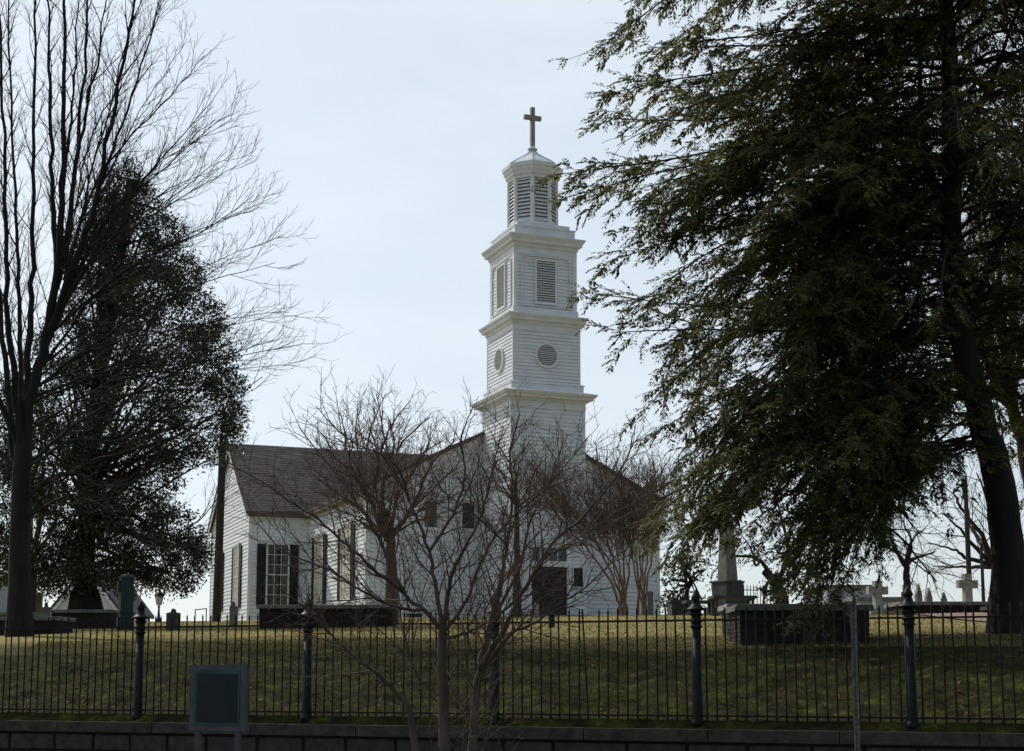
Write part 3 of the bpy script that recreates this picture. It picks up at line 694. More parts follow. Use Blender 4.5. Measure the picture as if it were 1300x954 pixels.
lamp(204, 66, 748, 790, "slim black street lamp with glass lantern beyond the lawn crest")
# poles
def pole(px, Y, ytop, r, label, name, lean=0.0, cat="pole"):
    x, y, zg = px_place(px, Y); H = at(px, ytop, Y)[2]-zg
    o = empty(name, (x, y, zg), label, cat)
    o.rotation_euler = (0, lean, 0)
    MB().loft(0,0,[(r*1.1,-.3),(r*1.05,.6),(r,H*.5),(r*.85,H)], 12).build("shaft", WOODP, o)
    MB().loft(0,0,[(r*.9,H),(r*.9,H+.05),(r*.5,H+.09)], 12).build("cap", GALV, o)
    MB().box((-r*1.25,-r*.25,H-.62),(-r*.93,r*.25,H-.35)).build("bracket", GALV, o)
    return o
pole(277, 56, 555, .155, "dark wooden pole in front of the church wing gable", "utility_pole", lean=.01)
pole(1229, 50, 610, .085, "thick dark pole beside the stone cross", "utility_pole")
pole(1246, 53, 690, .06, "thin short dark pole right of the thick one", "utility_pole")
# handrail by the wing
x, y, zg = px_place(256, 62)
hr = empty("handrail", (x, y, zg), "thin grey handrail by the church wing corner", "handrail")
hz = at(256, 775, 62)[2]-zg
MB().box((-.22,-.02,-.2),(-.18,.02,hz)).build("upright", GALV, hr); MB().box((.25,-.02,-.2),(.29,.02,hz+.05)).build("upright", GALV, hr)
MB().add([(-.22,-.02,hz),(.29,-.02,hz+.05),(.29,.02,hz+.05),(-.22,.02,hz),(-.22,-.02,hz+.04),(.29,-.02,hz+.09),(.29,.02,hz+.09),(-.22,.02,hz+.04)],[(0,3,2,1),(4,5,6,7),(0,1,5,4),(1,2,6,5),(2,3,7,6),(3,0,4,7)]).build("rail", GALV, hr)
# dark stake post on the lawn
x, y, zg = px_place(700, 33)
bs = empty("short_post", (x, y, zg), "short black iron post on the lawn before the church door", "post")
hb_ = at(700, 779, 33)[2]-zg
MB().loft(0,0,[(.075,-.1),(.075,hb_*.7)], 10).build("shaft", IRON, bs); MB().loft(0,0,[(.085,hb_*.7),(.085,hb_*.78),(.06,hb_*.8),(.07,hb_*.93),(.03,hb_)], 10).build("cap", IRON, bs)
# path
b = MB()
cl = [(1085,58),(1120,47),(1160,42),(1210,37),(1260,33.5),(1330,30)]
pts = []
for px, Y in cl:
    x = at(px, 790, Y)[0]; pts.append((x, Y))
vv = []; ff = []; NN = 40
P_ = np.array(pts); tt = np.linspace(0, 1, len(P_)); ts = np.linspace(0, 1, NN)
xs = np.interp(ts, tt, P_[:,0]); ys = np.interp(ts, tt, P_[:,1])
for i in range(NN):
    j0, j1 = max(0,i-1), min(NN-1,i+1); dx, dy = xs[j1]-xs[j0], ys[j1]-ys[j0]; L_ = math.hypot(dx,dy); nx, ny = -dy/L_, dx/L_
    for k in range(-3, 4):
        X, Yy = xs[i]+nx*.35*k, ys[i]+ny*.35*k; vv.append((X, Yy, gz(X, Yy)+.03))
for i in range(NN-1):
    for k in range(6): a0 = i*7+k; ff.append((a0, a0+7, a0+8, a0+1))
mk("path", vv, ff, PATH, kind="structure", smooth=True)

# sign panel and signpost before the fence
x, y, _ = at(279, 844, 16.2); zt_ = at(279, 844, 16.2)[2]
sg = empty("information_panel", (x, y, .12), "grey framed information panel with teal border before the fence", "sign", ang)
H = zt_-.12; hw = .355
MB().box((-hw,-.03,H-.72),(hw,.03,H)).build("frame", SIGNG, sg)
MB().box((-hw+.065,-.036,H-.66),(hw-.075,-.0305,H-.06)).build("border", SIGNT, sg)
MB().box((-hw+.095,-.041,H-.63),(hw-.105,-.0365,H-.10)).build("panel", SIGND, sg)
for s_ in (-1,1): MB().box((s_*.25-.03,-.025,-.1),(s_*.25+.03,.025,H-.721)).build("leg", SIGNG, sg)
x, y, _ = at(1083, 767, 15.6); H = at(1083, 767, 15.6)[2]-.12
gp = empty("sign_post", (x, y, .12), "perforated galvanised sign post standing before the fence", "post", ang)
b = MB(); b.box((-.030,-.012,-.1),(-.012,.012,H)); b.box((.012,-.012,-.1),(.030,.012,H)); b.box((-.0119,.008,-.1),(.0119,.0119,H))
z = .05
while z < H-.03: b.box((-.0118,-.002,z),(.0118,.0078,z+.028)); z += .05
b.build("channel", GALV, gp)
MB().box((-.035,-.02,H),(.035,.02,H+.01)).build("cap", GALV, gp)

# buildings and walls beyond
def house(px0, px1, Y, yapex, yeave, label, dep=9, wallm=PAINT):
    x0, x1 = at(px0, yeave, Y)[0], at(px1, yeave, Y)[0]; cx = (x0+x1)/2; hw = (x1-x0)/2; zg = gz(cx, Y, False)
    o = empty("house", (cx, Y, zg), label, "house")
    za, ze = at(cx, yapex, Y)[2]-zg, at(cx, yeave, Y)[2]-zg
    poly = [(-hw*.9,-1),(hw*.9,-1),(hw*.9,ze+.1),(0,za-.15),(-hw*.9,ze+.1)]
    wl = MB().prism(poly, lambda a,z,d: (a,d,z), 0, dep).build("wall", wallm, o)
    for s_ in (-1,1):
        MB().prism([(0,za-.25),(0,za),(s_*hw,ze),(s_*hw,ze-.25)], lambda a,z,d: (a,d,z), -.35, dep+.3).build("roof", ROOFD, o)
        MB().prism([(0,za-.6),(0,za-.26),(s_*hw,ze-.26),(s_*hw,ze-.6)], lambda a,z,d: (a,d,z), -.30, -.05).build("rake_board", TRIM, o)
    for s_ in (-1,1): window(wl, lambda a,z,o_: (a,-o_,z), s_*hw*.45-.4, s_*hw*.45+.4, ze-2.2, ze-.8, 2, 2)
    return o
house(62, 156, 105, 716, 776, "white gabled house behind the glossy evergreen trunk")
def flat_building(px0, px1, Y, ytop, label, mat, name="building", cat="building", dep=6, win=True):
    x0, x1 = at(px0, ytop, Y)[0], at(px1, ytop, Y)[0]; cx = (x0+x1)/2; hw = (x1-x0)/2; zg = gz(cx, Y, False); H = at(cx, ytop, Y)[2]-zg
    o = empty(name, (cx, Y, zg), label, cat)
    wl = MB().box((-hw,0,-2),(hw,dep,H)).build("wall", mat, o)
    MB().box((-hw-.1,-.1,H+.001),(hw+.1,dep+.1,H+.18)).build("coping", STONE, o)
    if win:
        n = max(1, int(hw*2/3))
        for i in range(n):
            c = -hw+(i+.5)*2*hw/n; window(wl, lambda a,z,o_: (a,-o_,z), c-.45, c+.45, H-2.3, H-.7, 2, 2)
flat_building(-70, 9, 95, 735, "grey flat-roofed building behind the big bare tree", GREYW)
flat_building(1050, 1113, 78, 747, "grey rendered building wall behind the pale stone cross", GREYW)
flat_building(1090, 1150, 70, 763, "low blue-grey garden wall beyond the path", GREYW, "garden_wall", "wall", .4, False)

# ------------------------------------------------------------------ trees
def nrm(a):
    l = math.sqrt(a[0]*a[0]+a[1]*a[1]+a[2]*a[2]) or 1; return (a[0]/l, a[1]/l, a[2]/l)
def perp(d, rng):
    while 1:
        r = (rng.gauss(0,1), rng.gauss(0,1), rng.gauss(0,1)); k = r[0]*d[0]+r[1]*d[1]+r[2]*d[2]
        p = (r[0]-k*d[0], r[1]-k*d[1], r[2]-k*d[2])
        if p[0]**2+p[1]**2+p[2]**2 > .01: return nrm(p)
def smooth_line(P, n):                   # Catmull-Rom through control points
    P = [np.array(p, float) for p in P]; P = [2*P[0]-P[1]]+P+[2*P[-1]-P[-2]]; out_ = []
    for i in range(1, len(P)-2):
        for k in range(n):
            t = k/n; a_, b_, c_, d_ = P[i-1:i+3]
            out_.append(.5*((2*b_)+(-a_+c_)*t+(2*a_-5*b_+4*c_-d_)*t*t+(-a_+3*b_-3*c_+d_)*t**3))
    out_.append(P[-2]); return [tuple(q) for q in out_]
def tubes(name, polys, mat, parent, sides=5):
    groups = {}
    for pts, rad in polys: groups.setdefault(len(pts), []).append((pts, rad))
    VV = []; FF = []; base = 0
    for n, lst in groups.items():
        P = np.array([p for p, r in lst]); Rr = np.array([r for p, r in lst])          # B,n,3  B,n
        Tn = np.empty_like(P); Tn[:,1:-1] = P[:,2:]-P[:,:-2]; Tn[:,0] = P[:,1]-P[:,0]; Tn[:,-1] = P[:,-1]-P[:,-2]
        Tn /= np.linalg.norm(Tn, axis=2, keepdims=True)+1e-9
        tm = P[:,-1]-P[:,0]; tm /= np.linalg.norm(tm, axis=1, keepdims=True)+1e-9
        ref = np.where(np.abs(tm[:,2:3]) < .8, np.array([[0,0,1.]]), np.array([[1.,0,0]]))[:,None,:]
        A = np.cross(Tn, np.broadcast_to(ref, Tn.shape)); A /= np.linalg.norm(A, axis=2, keepdims=True)+1e-9
        Bb = np.cross(Tn, A)
        an = np.arange(sides)*2*math.pi/sides
        ring = P[:,:,None,:] + Rr[:,:,None,None]*(np.cos(an)[None,None,:,None]*A[:,:,None,:]+np.sin(an)[None,None,:,None]*Bb[:,:,None,:])
        VV.append(ring.reshape(-1,3)); Bn = len(lst)
        idx = np.arange(Bn*n*sides).reshape(Bn, n, sides)+base; nx_ = np.roll(idx, -1, axis=2)
        FF.append(np.stack([idx[:,:-1], nx_[:,:-1], nx_[:,1:], idx[:,1:]], -1).reshape(-1,4)); base += Bn*n*sides
    m = fast_mesh(name, np.concatenate(VV), np.concatenate(FF))
    m.polygons.foreach_set("use_smooth", [True]*len(m.polygons))
    return mo(name, m, mat, parent)
def branch(p, d, L, r0, r1, n, wig, trop, rng):
    pts = [p]; rad = [r0]; st_ = L/n
    for i in range(n):
        d = nrm((d[0]+rng.gauss(0,wig)+trop[0], d[1]+rng.gauss(0,wig)+trop[1], d[2]+rng.gauss(0,wig)+trop[2]))
        p = (p[0]+d[0]*st_, p[1]+d[1]*st_, p[2]+d[2]*st_); pts.append(p); rad.append(r0+(r1-r0)*(i+1)/n)
    return pts, rad
def children(out_, line, rng, lv, P):
    """spawn side branches on a polyline, recursively; out_[level] collects lines"""
    pts, rad = line
    if lv >= len(P): return
    q = P[lv]; n = len(pts)-1
    cum = [0]
    for i in range(n): cum.append(cum[-1]+math.dist(pts[i], pts[i+1]))
    Lt = cum[-1]; cnt = max(1, int(Lt*q['dens']*rng.uniform(.8,1.2)))
    az = rng.uniform(0, 6.28)
    for k in range(cnt):
        f = q['start']+(1-q['start'])*(k+rng.random())/cnt; s = f*Lt; i = 0
        while i < n-1 and cum[i+1] < s: i += 1
        t = (s-cum[i])/max(1e-6, cum[i+1]-cum[i]); a_, b_ = pts[i], pts[i+1]
        p = tuple(a_[j]+(b_[j]-a_[j])*t for j in range(3)); d = nrm(tuple(b_[j]-a_[j] for j in range(3)))
        rr_ = rad[i]+(rad[i+1]-rad[i])*t
        az += 2.4+rng.gauss(0,.4)
        u = perp(d, random.Random(1)) if False else None
        # stable frame
        ref = (0,0,1) if abs(d[2]) < .9 else (1,0,0)
        e1 = nrm((d[1]*ref[2]-d[2]*ref[1], d[2]*ref[0]-d[0]*ref[2], d[0]*ref[1]-d[1]*ref[0]))
        e2 = (d[1]*e1[2]-d[2]*e1[1], d[2]*e1[0]-d[0]*e1[2], d[0]*e1[1]-d[1]*e1[0])
        ang_ = math.radians(q['ang']*rng.uniform(.7,1.3)); ca, sa_ = math.cos(ang_), math.sin(ang_); c2, s2_ = math.cos(az), math.sin(az)*q.get('flat',1)
        dd = nrm(tuple(d[j]*ca+(e1[j]*c2+e2[j]*s2_)*sa_ for j in range(3)))
        L = q['len']*rng.uniform(.55,1.25)*(1-q.get('short',.45)*f)
        r0 = max(q['rmin'], min(rr_*.75, q['r']*rng.uniform(.7,1.2)))
        ln = branch(p, dd, L, r0, max(q['rmin']*.6, r0*.3), q['seg'], q['wig'], q['trop'], rng)
        out_.setdefault(lv+1, []).append(ln)
        children(out_, ln, rng, lv+1, P)
def line_px(ctrl, Y, r0, r1, n=4, dy=None, rng=R, jit=.008):      # limb through photo-measured points at distance Y (+ depth offsets)
    pts = []
    for i, c in enumerate(ctrl):
        yy = Y + (c[2] if len(c) > 2 else 0); pts.append(at(c[0], c[1], yy))
    pts = smooth_line(pts, n); N_ = len(pts)
    pts = [pts[0]]+[tuple(q+rng.gauss(0, jit)*(Y/20) for q in p) for p in pts[1:]]
    return pts, [r0+(r1-r0)*(i/(N_-1))**.8 for i in range(N_)]
def tree_root(name, px, Y, label, cat="tree", group=None):
    x, y, zg = px_place(px, Y, 780)
    return empty(name, (x, y, zg), label, cat, 0, group)
def flush(root, name_lines):
    for nm, polys, mat, sides in name_lines:
        if not polys: continue
        o = tubes(nm, polys, mat, root, sides); o.location = -root.location
    return root
def ground_start(px, Y, py=780): x, y, z = px_place(px, Y, py); return (x, y, z-.12)

# --- big bare tree on the left: a vase of near-upright limbs
rng = random.Random(11); YB = 36
root = tree_root("bare_tree", 26, YB, "huge bare grey tree with many upright limbs above the low brick tombs")
base = ground_start(26, YB)
trunk = [([base, *[at(p, q, YB) for p, q in ((25,740),(25,690),(27,620),(30,560),(33,510))]], [.36,.27,.25,.235,.215,.18])]
LB = [
 ([(28,640),(14,540),(4,430),(-8,300),(-30,120),(-45,-60)], .11, [0,.6,1,1.2,1.5,1.6]),
 ([(30,600),(18,480),(10,400),(8,280),(4,140),(-4,-40)], .11, [0,-.4,-.8,-1,-1.2,-1.4]),
 ([(31,570),(26,470),(24,380),(20,270),(14,130),(8,-60)], .09, [0,.9,1.6,2,2.3,2.5]),
 ([(31,560),(36,460),(40,380),(42,270),(44,130),(46,-60)], .12, [0,.3,.6,.9,1.2,1.3]),
 ([(34,520),(58,430),(74,330),(79,210),(82,100),(82,-60)], .15, [0,0,-.3,-.4,-.5,-.6]),
 ([(60,420),(84,310),(96,210),(106,90),(114,-50)], .11, [0,.5,.9,1.2,1.5]),
 ([(72,350),(68,250),(64,150),(62,40),(58,-70)], .085, [0,.3,.5,.8,.9]),
 ([(78,250),(88,170),(96,80),(100,-40)], .055, [-.3,-.6,-.8,-1]),
 ([(96,210),(112,130),(128,50),(140,-50)], .055, [.9,.6,.4,.3]),
 ([(58,430),(104,310),(126,230),(150,110),(168,20),(178,-60)], .095, [0,-.8,-1.2,-1.6,-1.9,-2]),
 ([(104,310),(136,210),(168,120),(196,30),(210,-40)], .05, [-.8,-1,-1.2,-1.4,-1.5]),
]
ORG = [((40,500),(.0)), ((58,430),0), ((104,310),-.8), ((36,560),0), ((90,370),.2)]
for k, tp in enumerate([(188,-30),(205,10),(240,50),(262,70),(275,120),(282,150),(300,190),(322,250),(350,335),(362,395),(352,430),(378,400),(384,435),(372,462),(360,300),(346,250),(318,200),(296,150),
                        (215,190),(250,220),(240,300),(290,330),(300,410),(180,170)]):
    yb_ = 330+ (tp[1]+30)*.42 + rng.uniform(-25,25); xb_ = np.interp(yb_, [300,430,520,640],[95,62,38,30]); dk = rng.uniform(-3,3)
    kk = rng.uniform(-.10,.12); mx_ = xb_+(tp[0]-xb_)*(.34+kk)+rng.uniform(-6,6); my_ = yb_+(tp[1]-yb_)*.46+rng.uniform(-10,10); m2x = xb_+(tp[0]-xb_)*(.70+kk*.5)+rng.uniform(-6,6); m2y = yb_+(tp[1]-yb_)*.78+rng.uniform(-8,8)
    LB.append(([(xb_,yb_),(mx_,my_),(m2x,m2y),tp], rng.uniform(.024,.044), [0,dk*.4,dk*.75,dk]))
LB += [
 ([(33,590),(110,530),(190,490),(260,450),(310,430)], .05, [0,.8,1.2,1.8,2.1]),
 ([(30,630),(110,590),(190,565),(270,530),(330,480)], .05, [0,-.8,-1.2,-1.8,-2.2]),
 ([(28,660),(90,630),(150,655),(190,690),(240,670),(290,620)], .045, [0,-.8,-1.4,-2,-2.3,-2.5]),
 ([(28,640),(80,600),(140,620),(200,600),(252,590)], .04, [0,-1,-1.6,-2,-2.2]),
 ([(30,600),(90,560),(150,560),(210,530),(270,500)], .04, [0,-1.4,-2,-2.5,-2.8]),
 ([(28,610),(-10,560),(-60,520),(-120,430)], .08, [0,.5,1,1.3]),
 ([(30,580),(-20,470),(-80,360),(-140,200)], .10, [0,-.5,-1,-1.3]),
]
limbs = [line_px([(c[0], c[1], dy[i]) for i, c in enumerate(ct)], YB, r, r*.2, 5, rng=rng, jit=.012) for ct, r, dy in LB]
tw = {}
P = [dict(dens=2.5, start=.14, ang=26, len=1.75, r=.018, rmin=.007, seg=6, wig=.06, trop=(0,0,.07), short=.55),
     dict(dens=4.0, start=.12, ang=32, len=.85, r=.009, rmin=.0055, seg=5, wig=.10, trop=(0,0,.07)),
     dict(dens=4.8, start=.15, ang=36, len=.42, r=.0055, rmin=.004, seg=3, wig=.13, trop=(0,0,.05))]
for l in limbs: children(tw, l, rng, 0, P)
flush(root, [("trunk", trunk, BARKD, 14), ("limbs", limbs, BARKD, 8), ("boughs", tw[1], BARKD, 5), ("crown", tw[2]+tw[3], BARK, 3)])

# --- small multi-stemmed bare tree on the verge in front of the fence
rng = random.Random(5); YF = 15.0
gzF = .10
def base_f(px): x = at(px, 900, YF)[0]; return (x, YF, gzF)
root = empty("bare_street_tree", base_f(572), "small multi-stemmed bare tree with spreading twigs in front of the fence", "tree")
FT = [
 ([(562,864),(561,825),(563,795)], .055, .044, [0,0,0], True),
 ([(606,864),(613,830),(622,795),(634,740),(644,692),(650,636),(648,572),(660,524)], .042, .007, [0,.1,.15,.2,.3,.4,.5,.5], True),
 ([(520,900),(490,864),(462,842),(428,815),(392,775),(350,745)], .032, .005, [0,-.1,-.2,-.3,-.4,-.5], False),
 ([(562,800),(535,772),(512,752),(488,700),(462,652),(425,600),(378,540)], .029, .005, [0,0,.1,.2,.3,.4,.5], False),
 ([(512,752),(480,728),(440,692),(400,658),(345,620),(290,588)], .024, .005, [.1,-.1,-.2,-.3,-.4,-.5], False),
 ([(540,775),(500,770),(450,745),(410,720),(360,700),(318,652)], .020, .004, [0,-.3,-.5,-.6,-.7,-.8], False),
 ([(562,798),(552,745),(545,700),(520,636),(492,572),(478,500)], .029, .005, [0,.1,.2,.2,.3,.4], False),
 ([(545,700),(575,652),(590,604),(586,556),(600,516)], .022, .005, [.2,.3,.4,.4,.5], False),
 ([(563,796),(572,735),(592,692),(612,652),(625,596),(640,540)], .028, .005, [0,-.1,-.2,-.2,-.3,-.4], False),
 ([(566,800),(590,765),(615,705),(640,668),(700,612),(745,556)], .026, .005, [0,.2,.3,.4,.5,.6], False),
 ([(520,636),(500,588),(440,556),(400,516)], .016, .004, [.2,-.1,-.2,-.3], False),
 ([(608,850),(640,800),(668,745),(700,692),(740,656),(772,620),(800,572),(806,538)], .030, .005, [0,-.2,-.3,-.4,-.5,-.5,-.6,-.6], False),
 ([(668,745),(690,710),(720,692),(770,660),(838,620)], .014, .004, [-.3,-.5,-.6,-.6,-.7], False),
 ([(615,845),(650,805),(680,790),(712,765),(745,745),(790,700)], .022, .005, [0,-.4,-.5,-.6,-.7,-.8], False),
 ([(622,795),(660,720),(672,668),(700,604),(715,556)], .022, .005, [.15,.3,.4,.5,.6], False),
 ([(561,812),(600,800),(640,775),(668,745),(690,720)], .020, .005, [0,-.2,-.3,-.4,-.5], False),
 ([(595,862),(590,820),(588,790),(600,770)], .010, .003, [-.2,-.3,-.3,-.3], False),
 ([(530,860),(520,830),(512,800),(508,770),(500,700)], .018, .004, [0,-.1,-.2,-.2,-.2], False),
 ([(488,700),(470,636),(445,588),(455,540)], .018, .004, [.2,.3,.3,.4], False),
 ([(644,692),(600,652),(560,620),(540,572)], .014, .004, [.3,.2,.1,.1], False),
]
stems = []; limbs = []
for ct, r0, r1, dy, gr in FT:
    ln = line_px([(c[0], c[1], dy[i]) for i, c in enumerate(ct)], YF, r0, r1, 5, rng=rng)
    if gr:
        b0 = base_f(ct[0][0]+ (6 if ct[0][0] < 580 else -14)); ln = ([b0]+ln[0], [r0*1.25]+ln[1]); stems.append(ln)
    else: limbs.append(ln)
tw = {}
P = [dict(dens=9.5, start=.10, ang=38, len=.95, r=.0085, rmin=.0038, seg=6, wig=.09, trop=(0,0,.04), short=.68),
     dict(dens=9.5, start=.10, ang=42, len=.40, r=.0045, rmin=.003, seg=4, wig=.12, trop=(0,0,.05)),
     dict(dens=8, start=.15, ang=42, len=.2, r=.003, rmin=.0024, seg=3, wig=.14, trop=(0,0,.03))]
for l in stems+limbs: children(tw, l, rng, 0, P)
b3 = base_f(545); l3 = limbs[0]; limbs[0] = ([b3]+l3[0], [.05]+l3[1])
flush(root, [("trunk", stems, BARKL, 10), ("limbs", limbs, BARKL, 7), ("boughs", tw[1], BARKL, 4), ("crown", tw[2]+tw[3], TWIGB, 3)])

# --- generic bare tree
def bare_tree(name, px, Y, ctrl, limbs_, P, label, mats=(BARKD, BARK, BARK), seed=1, twm=None, tr=.2):
    rng = random.Random(seed); root = tree_root(name, px, Y, label)
    tl = line_px(ctrl, Y, tr, tr*.6, 4, rng=rng); b0 = ground_start(px, Y); tl = ([b0]+tl[0], [tr*1.35]+tl[1])
    lm_ = [line_px(l[0], Y, l[1], l[1]*.18, 4, rng=rng) for l in limbs_]
    tw = {}
    for l in lm_: children(tw, l, rng, 0, P)
    lines = [("trunk", [tl], mats[0], 12), ("limbs", lm_, mats[0], 7), ("crown", tw.get(1, [])+tw.get(2, [])+tw.get(3, []), twm or mats[2], 3)]
    return flush(root, lines)
def fan(px0, py0, tips, r, rng, dY=2.5, sag=0):
    res = []
    for (a, b) in tips:
        d1 = rng.uniform(-dY, dY)
        m1 = (px0+(a-px0)*.35+rng.uniform(-8,8), py0+(b-py0)*.42, d1*.4); m2 = (px0+(a-px0)*.7+rng.uniform(-8,8), py0+(b-py0)*.75+sag, d1*.75)
        res.append(([(px0, py0, 0), m1, m2, (a, b, d1)], r*rng.uniform(.75,1.15)))
    return res
Pm = lambda s: [dict(dens=3.7/s, start=.2, ang=38, len=1.5*s, r=.022*s, rmin=.008*s, seg=5, wig=.10, trop=(0,0,.06), short=.3),
      dict(dens=5.4/s, start=.12, ang=42, len=.75*s, r=.009*s, rmin=.006*s, seg=4, wig=.13, trop=(0,0,.04)),
      dict(dens=5.6/s, start=.15, ang=44, len=.38*s, r=.0065*s, rmin=.005*s, seg=3, wig=.15, trop=(0,0,.02))]
rg = random.Random(21)
tips = [(392,600),(412,565),(438,545),(465,535),(492,530),(520,530),(548,538),(580,555),(602,580),(612,610),(405,640),(450,600),(500,580),(560,600),(590,640),(440,660)]
bare_tree("bare_tree", 497, 46, [(497,745),(496,710),(494,672),(490,648)], fan(494, 690, tips[:8], .065, rg)+fan(494, 680, tips[8:], .05, rg), Pm(.9), "round-crowned bare tree with thick trunk behind the wide brick tomb", seed=31, tr=.20, mats=(BARKL, BARK, TWIGB))
tips = [(628,585),(650,565),(670,550),(695,580),(715,600),(690,620),(615,615),(640,600),(705,640)]
bare_tree("bare_tree", 657, 58, [(657,750),(657,700),(656,650),(654,610)], fan(656, 645, tips, .05, rg), Pm(.9), "slim bare tree with curving limbs before the steeple corner", seed=33, tr=.14, mats=(BARK, BARK, TWIGB))

# --- two crape myrtles at the church wall
def crape(px, Y, stems_px, label, seed):
    rng = random.Random(seed); root = tree_root("crape_myrtle", px, Y, label)
    st_ = []
    for (a, b, c, d) in stems_px:
        x0 = px+rng.uniform(-7,7)*.9; z0 = ground_start(x0, Y+rng.uniform(-.2,.2))
        dy_ = rng.uniform(-1.3,1.3)
        ln = line_px([(x0, 772), (a, 740, dy_*.3), (b, 705, dy_*.6), (c, 665, dy_*.9), (d, 630, dy_*1.1)], Y, .055*rng.uniform(.8,1.2), .018, 3, rng=rng)
        st_.append(([z0]+ln[0], [.07]+ln[1]))
    tw = {}
    P = [dict(dens=3.0, start=.42, ang=26, len=2.3, r=.020, rmin=.009, seg=5, wig=.07, trop=(0,0,.07), short=.25),
         dict(dens=3.6, start=.12, ang=28, len=1.15, r=.010, rmin=.007, seg=4, wig=.08, trop=(0,0,.08)),
         dict(dens=6.5, start=.12, ang=32, len=.6, r=.009, rmin=.0078, seg=3, wig=.10, trop=(0,0,.06))]
    for l in st_: children(tw, l, rng, 0, P)
    flush(root, [("stems", st_, BARKM, 7), ("boughs", tw[1], BARKM, 4), ("crown", tw[2]+tw[3], TWIGB, 3)])
crape(790, 60, [(776,752,716,690),(782,764,738,712),(788,776,760,742),(790,785,775,765),(793,792,790,785),(785,770,730,700),(798,800,805,806)], "left tan-stemmed crape myrtle before the church wall", 41)
crape(815, 60.6, [(808,803,798,795),(813,812,812,815),(818,822,828,832),(822,828,838,846),(810,806,790,775),(816,817,822,826)], "right tan-stemmed crape myrtle before the church wall", 42)

# --- leaf builders
def leaf_mesh(name, cen, dirs, nor, Ln, Wd, mat, parent, fold=.25):
    """rhombic leaves: base at cen, along dirs, 4 vertices each"""
    n = len(cen); side = np.cross(dirs, nor); side /= np.linalg.norm(side, axis=1, keepdims=True)+1e-9
    up = np.cross(side, dirs)
    L_, W_ = Ln[:,None], Wd[:,None]
    v0 = cen; v2 = cen+dirs*L_; mid = cen+dirs*L_*.48
    v1 = mid+side*W_*.5+up*W_*fold; v3 = mid-side*W_*.5+up*W_*fold
    Vv = np.stack([v0, v1, v2, v3], 1).reshape(-1, 3)
    I_ = np.arange(n)*4
    Ff = np.concatenate([np.stack([I_, I_+1, I_+2], 1), np.stack([I_, I_+2, I_+3], 1)])
    m = fast_mesh(name, Vv, Ff); o = mo(name, m, mat, parent); o.location = -parent.location; return o
def rnd_unit(n, g):
    v = g.normal(size=(n, 3)); return v/np.linalg.norm(v, axis=1, keepdims=True)

# --- glossy broadleaf evergreen on the left
def broadleaf(name, px, Y, centres, label, mat, trunk_px, tr, nclu, leaf, seed, barkm=BARKD, per=9, rad=.20, cut=-.12):
    g = np.random.default_rng(seed); rng = random.Random(seed); root = tree_root(name, px, Y, label)
    tl = line_px(trunk_px, Y, tr, tr*.35, 4, rng=rng); b0 = ground_start(px, Y)
    tl = ([b0]+tl[0], [tr*1.9]+tl[1]); tl[1][1] = tr*1.25
    pts = []; lims = []; rall = []
    wts = np.array([c[2]*c[3] for c in centres], float); wts /= wts.sum()
    for c, wt in zip(centres, wts):
        X, Yy, Z = at(c[0], c[1], Y+c[4]); sc_ = Y/F
        rx, rz, ry = c[2]*sc_, c[3]*sc_, (c[2]+c[3])*.5*sc_
        k = int(nclu*wt); d = rnd_unit(k, g); r_ = g.uniform(.25, 1.0, k)**.45*(1+.22*g.normal(size=k).clip(-1,1.6)*(g.uniform(size=k) < .35)); rall.append(r_)
        p = d*r_[:,None]*np.array([rx, ry, rz])+np.array([X, Yy, Z]); pts.append(p)
        nl = 4
        for _ in range(nl):
            tgt = p[g.integers(k)]; j = min(len(tl[0])-2, max(1, int(len(tl[0])*rng.uniform(.35,.95)))); s_ = tl[0][j]
            if s_[2] > tgt[2]+1.5: s_ = tl[0][max(1, j//2)]
            m1 = tuple((s_[q]*.5+tgt[q]*.5)+(0.15 if q == 2 else 0) for q in range(3))
            ln = smooth_line([s_, m1, tuple(tgt)], 4); lims.append((ln, list(np.linspace(.06, .012, len(ln)))))
    pts = np.concatenate(pts)
    rall = np.concatenate(rall)
    keep = np.array([mnoise.noise((p[0]*.9, p[1]*.9, p[2]*1.1))*.7+mnoise.noise((p[0]*2.1, p[1]*2.1, p[2]*2.3))*.5 > cut+.42*max(0, q-.7)/.3 for p, q in zip(pts, rall)]); pts = pts[keep]
    ctr = np.array(at(px, np.mean([c[1] for c in centres]), Y))
    n = len(pts); cen = np.repeat(pts, per, 0)+g.normal(size=(n*per, 3))*rad*.6
    outd = pts-ctr; outd /= np.linalg.norm(outd, axis=1, keepdims=True)
    dr_ = np.repeat(outd, per, 0)*.5+rnd_unit(n*per, g)*.9+np.array([0,0,-.1]); dr_ /= np.linalg.norm(dr_, axis=1, keepdims=True)
    nr = rnd_unit(n*per, g)*.8+np.array([0,0,.8])
    Ln = g.uniform(.7, 1.3, n*per)*leaf; Wd = Ln*g.uniform(.38, .55, n*per)
    flush(root, [("trunk", [tl], barkm, 14), ("limbs", lims, barkm, 6)])
    leaf_mesh("crown", cen, dr_, nr, Ln, Wd, mat, root)
    return root
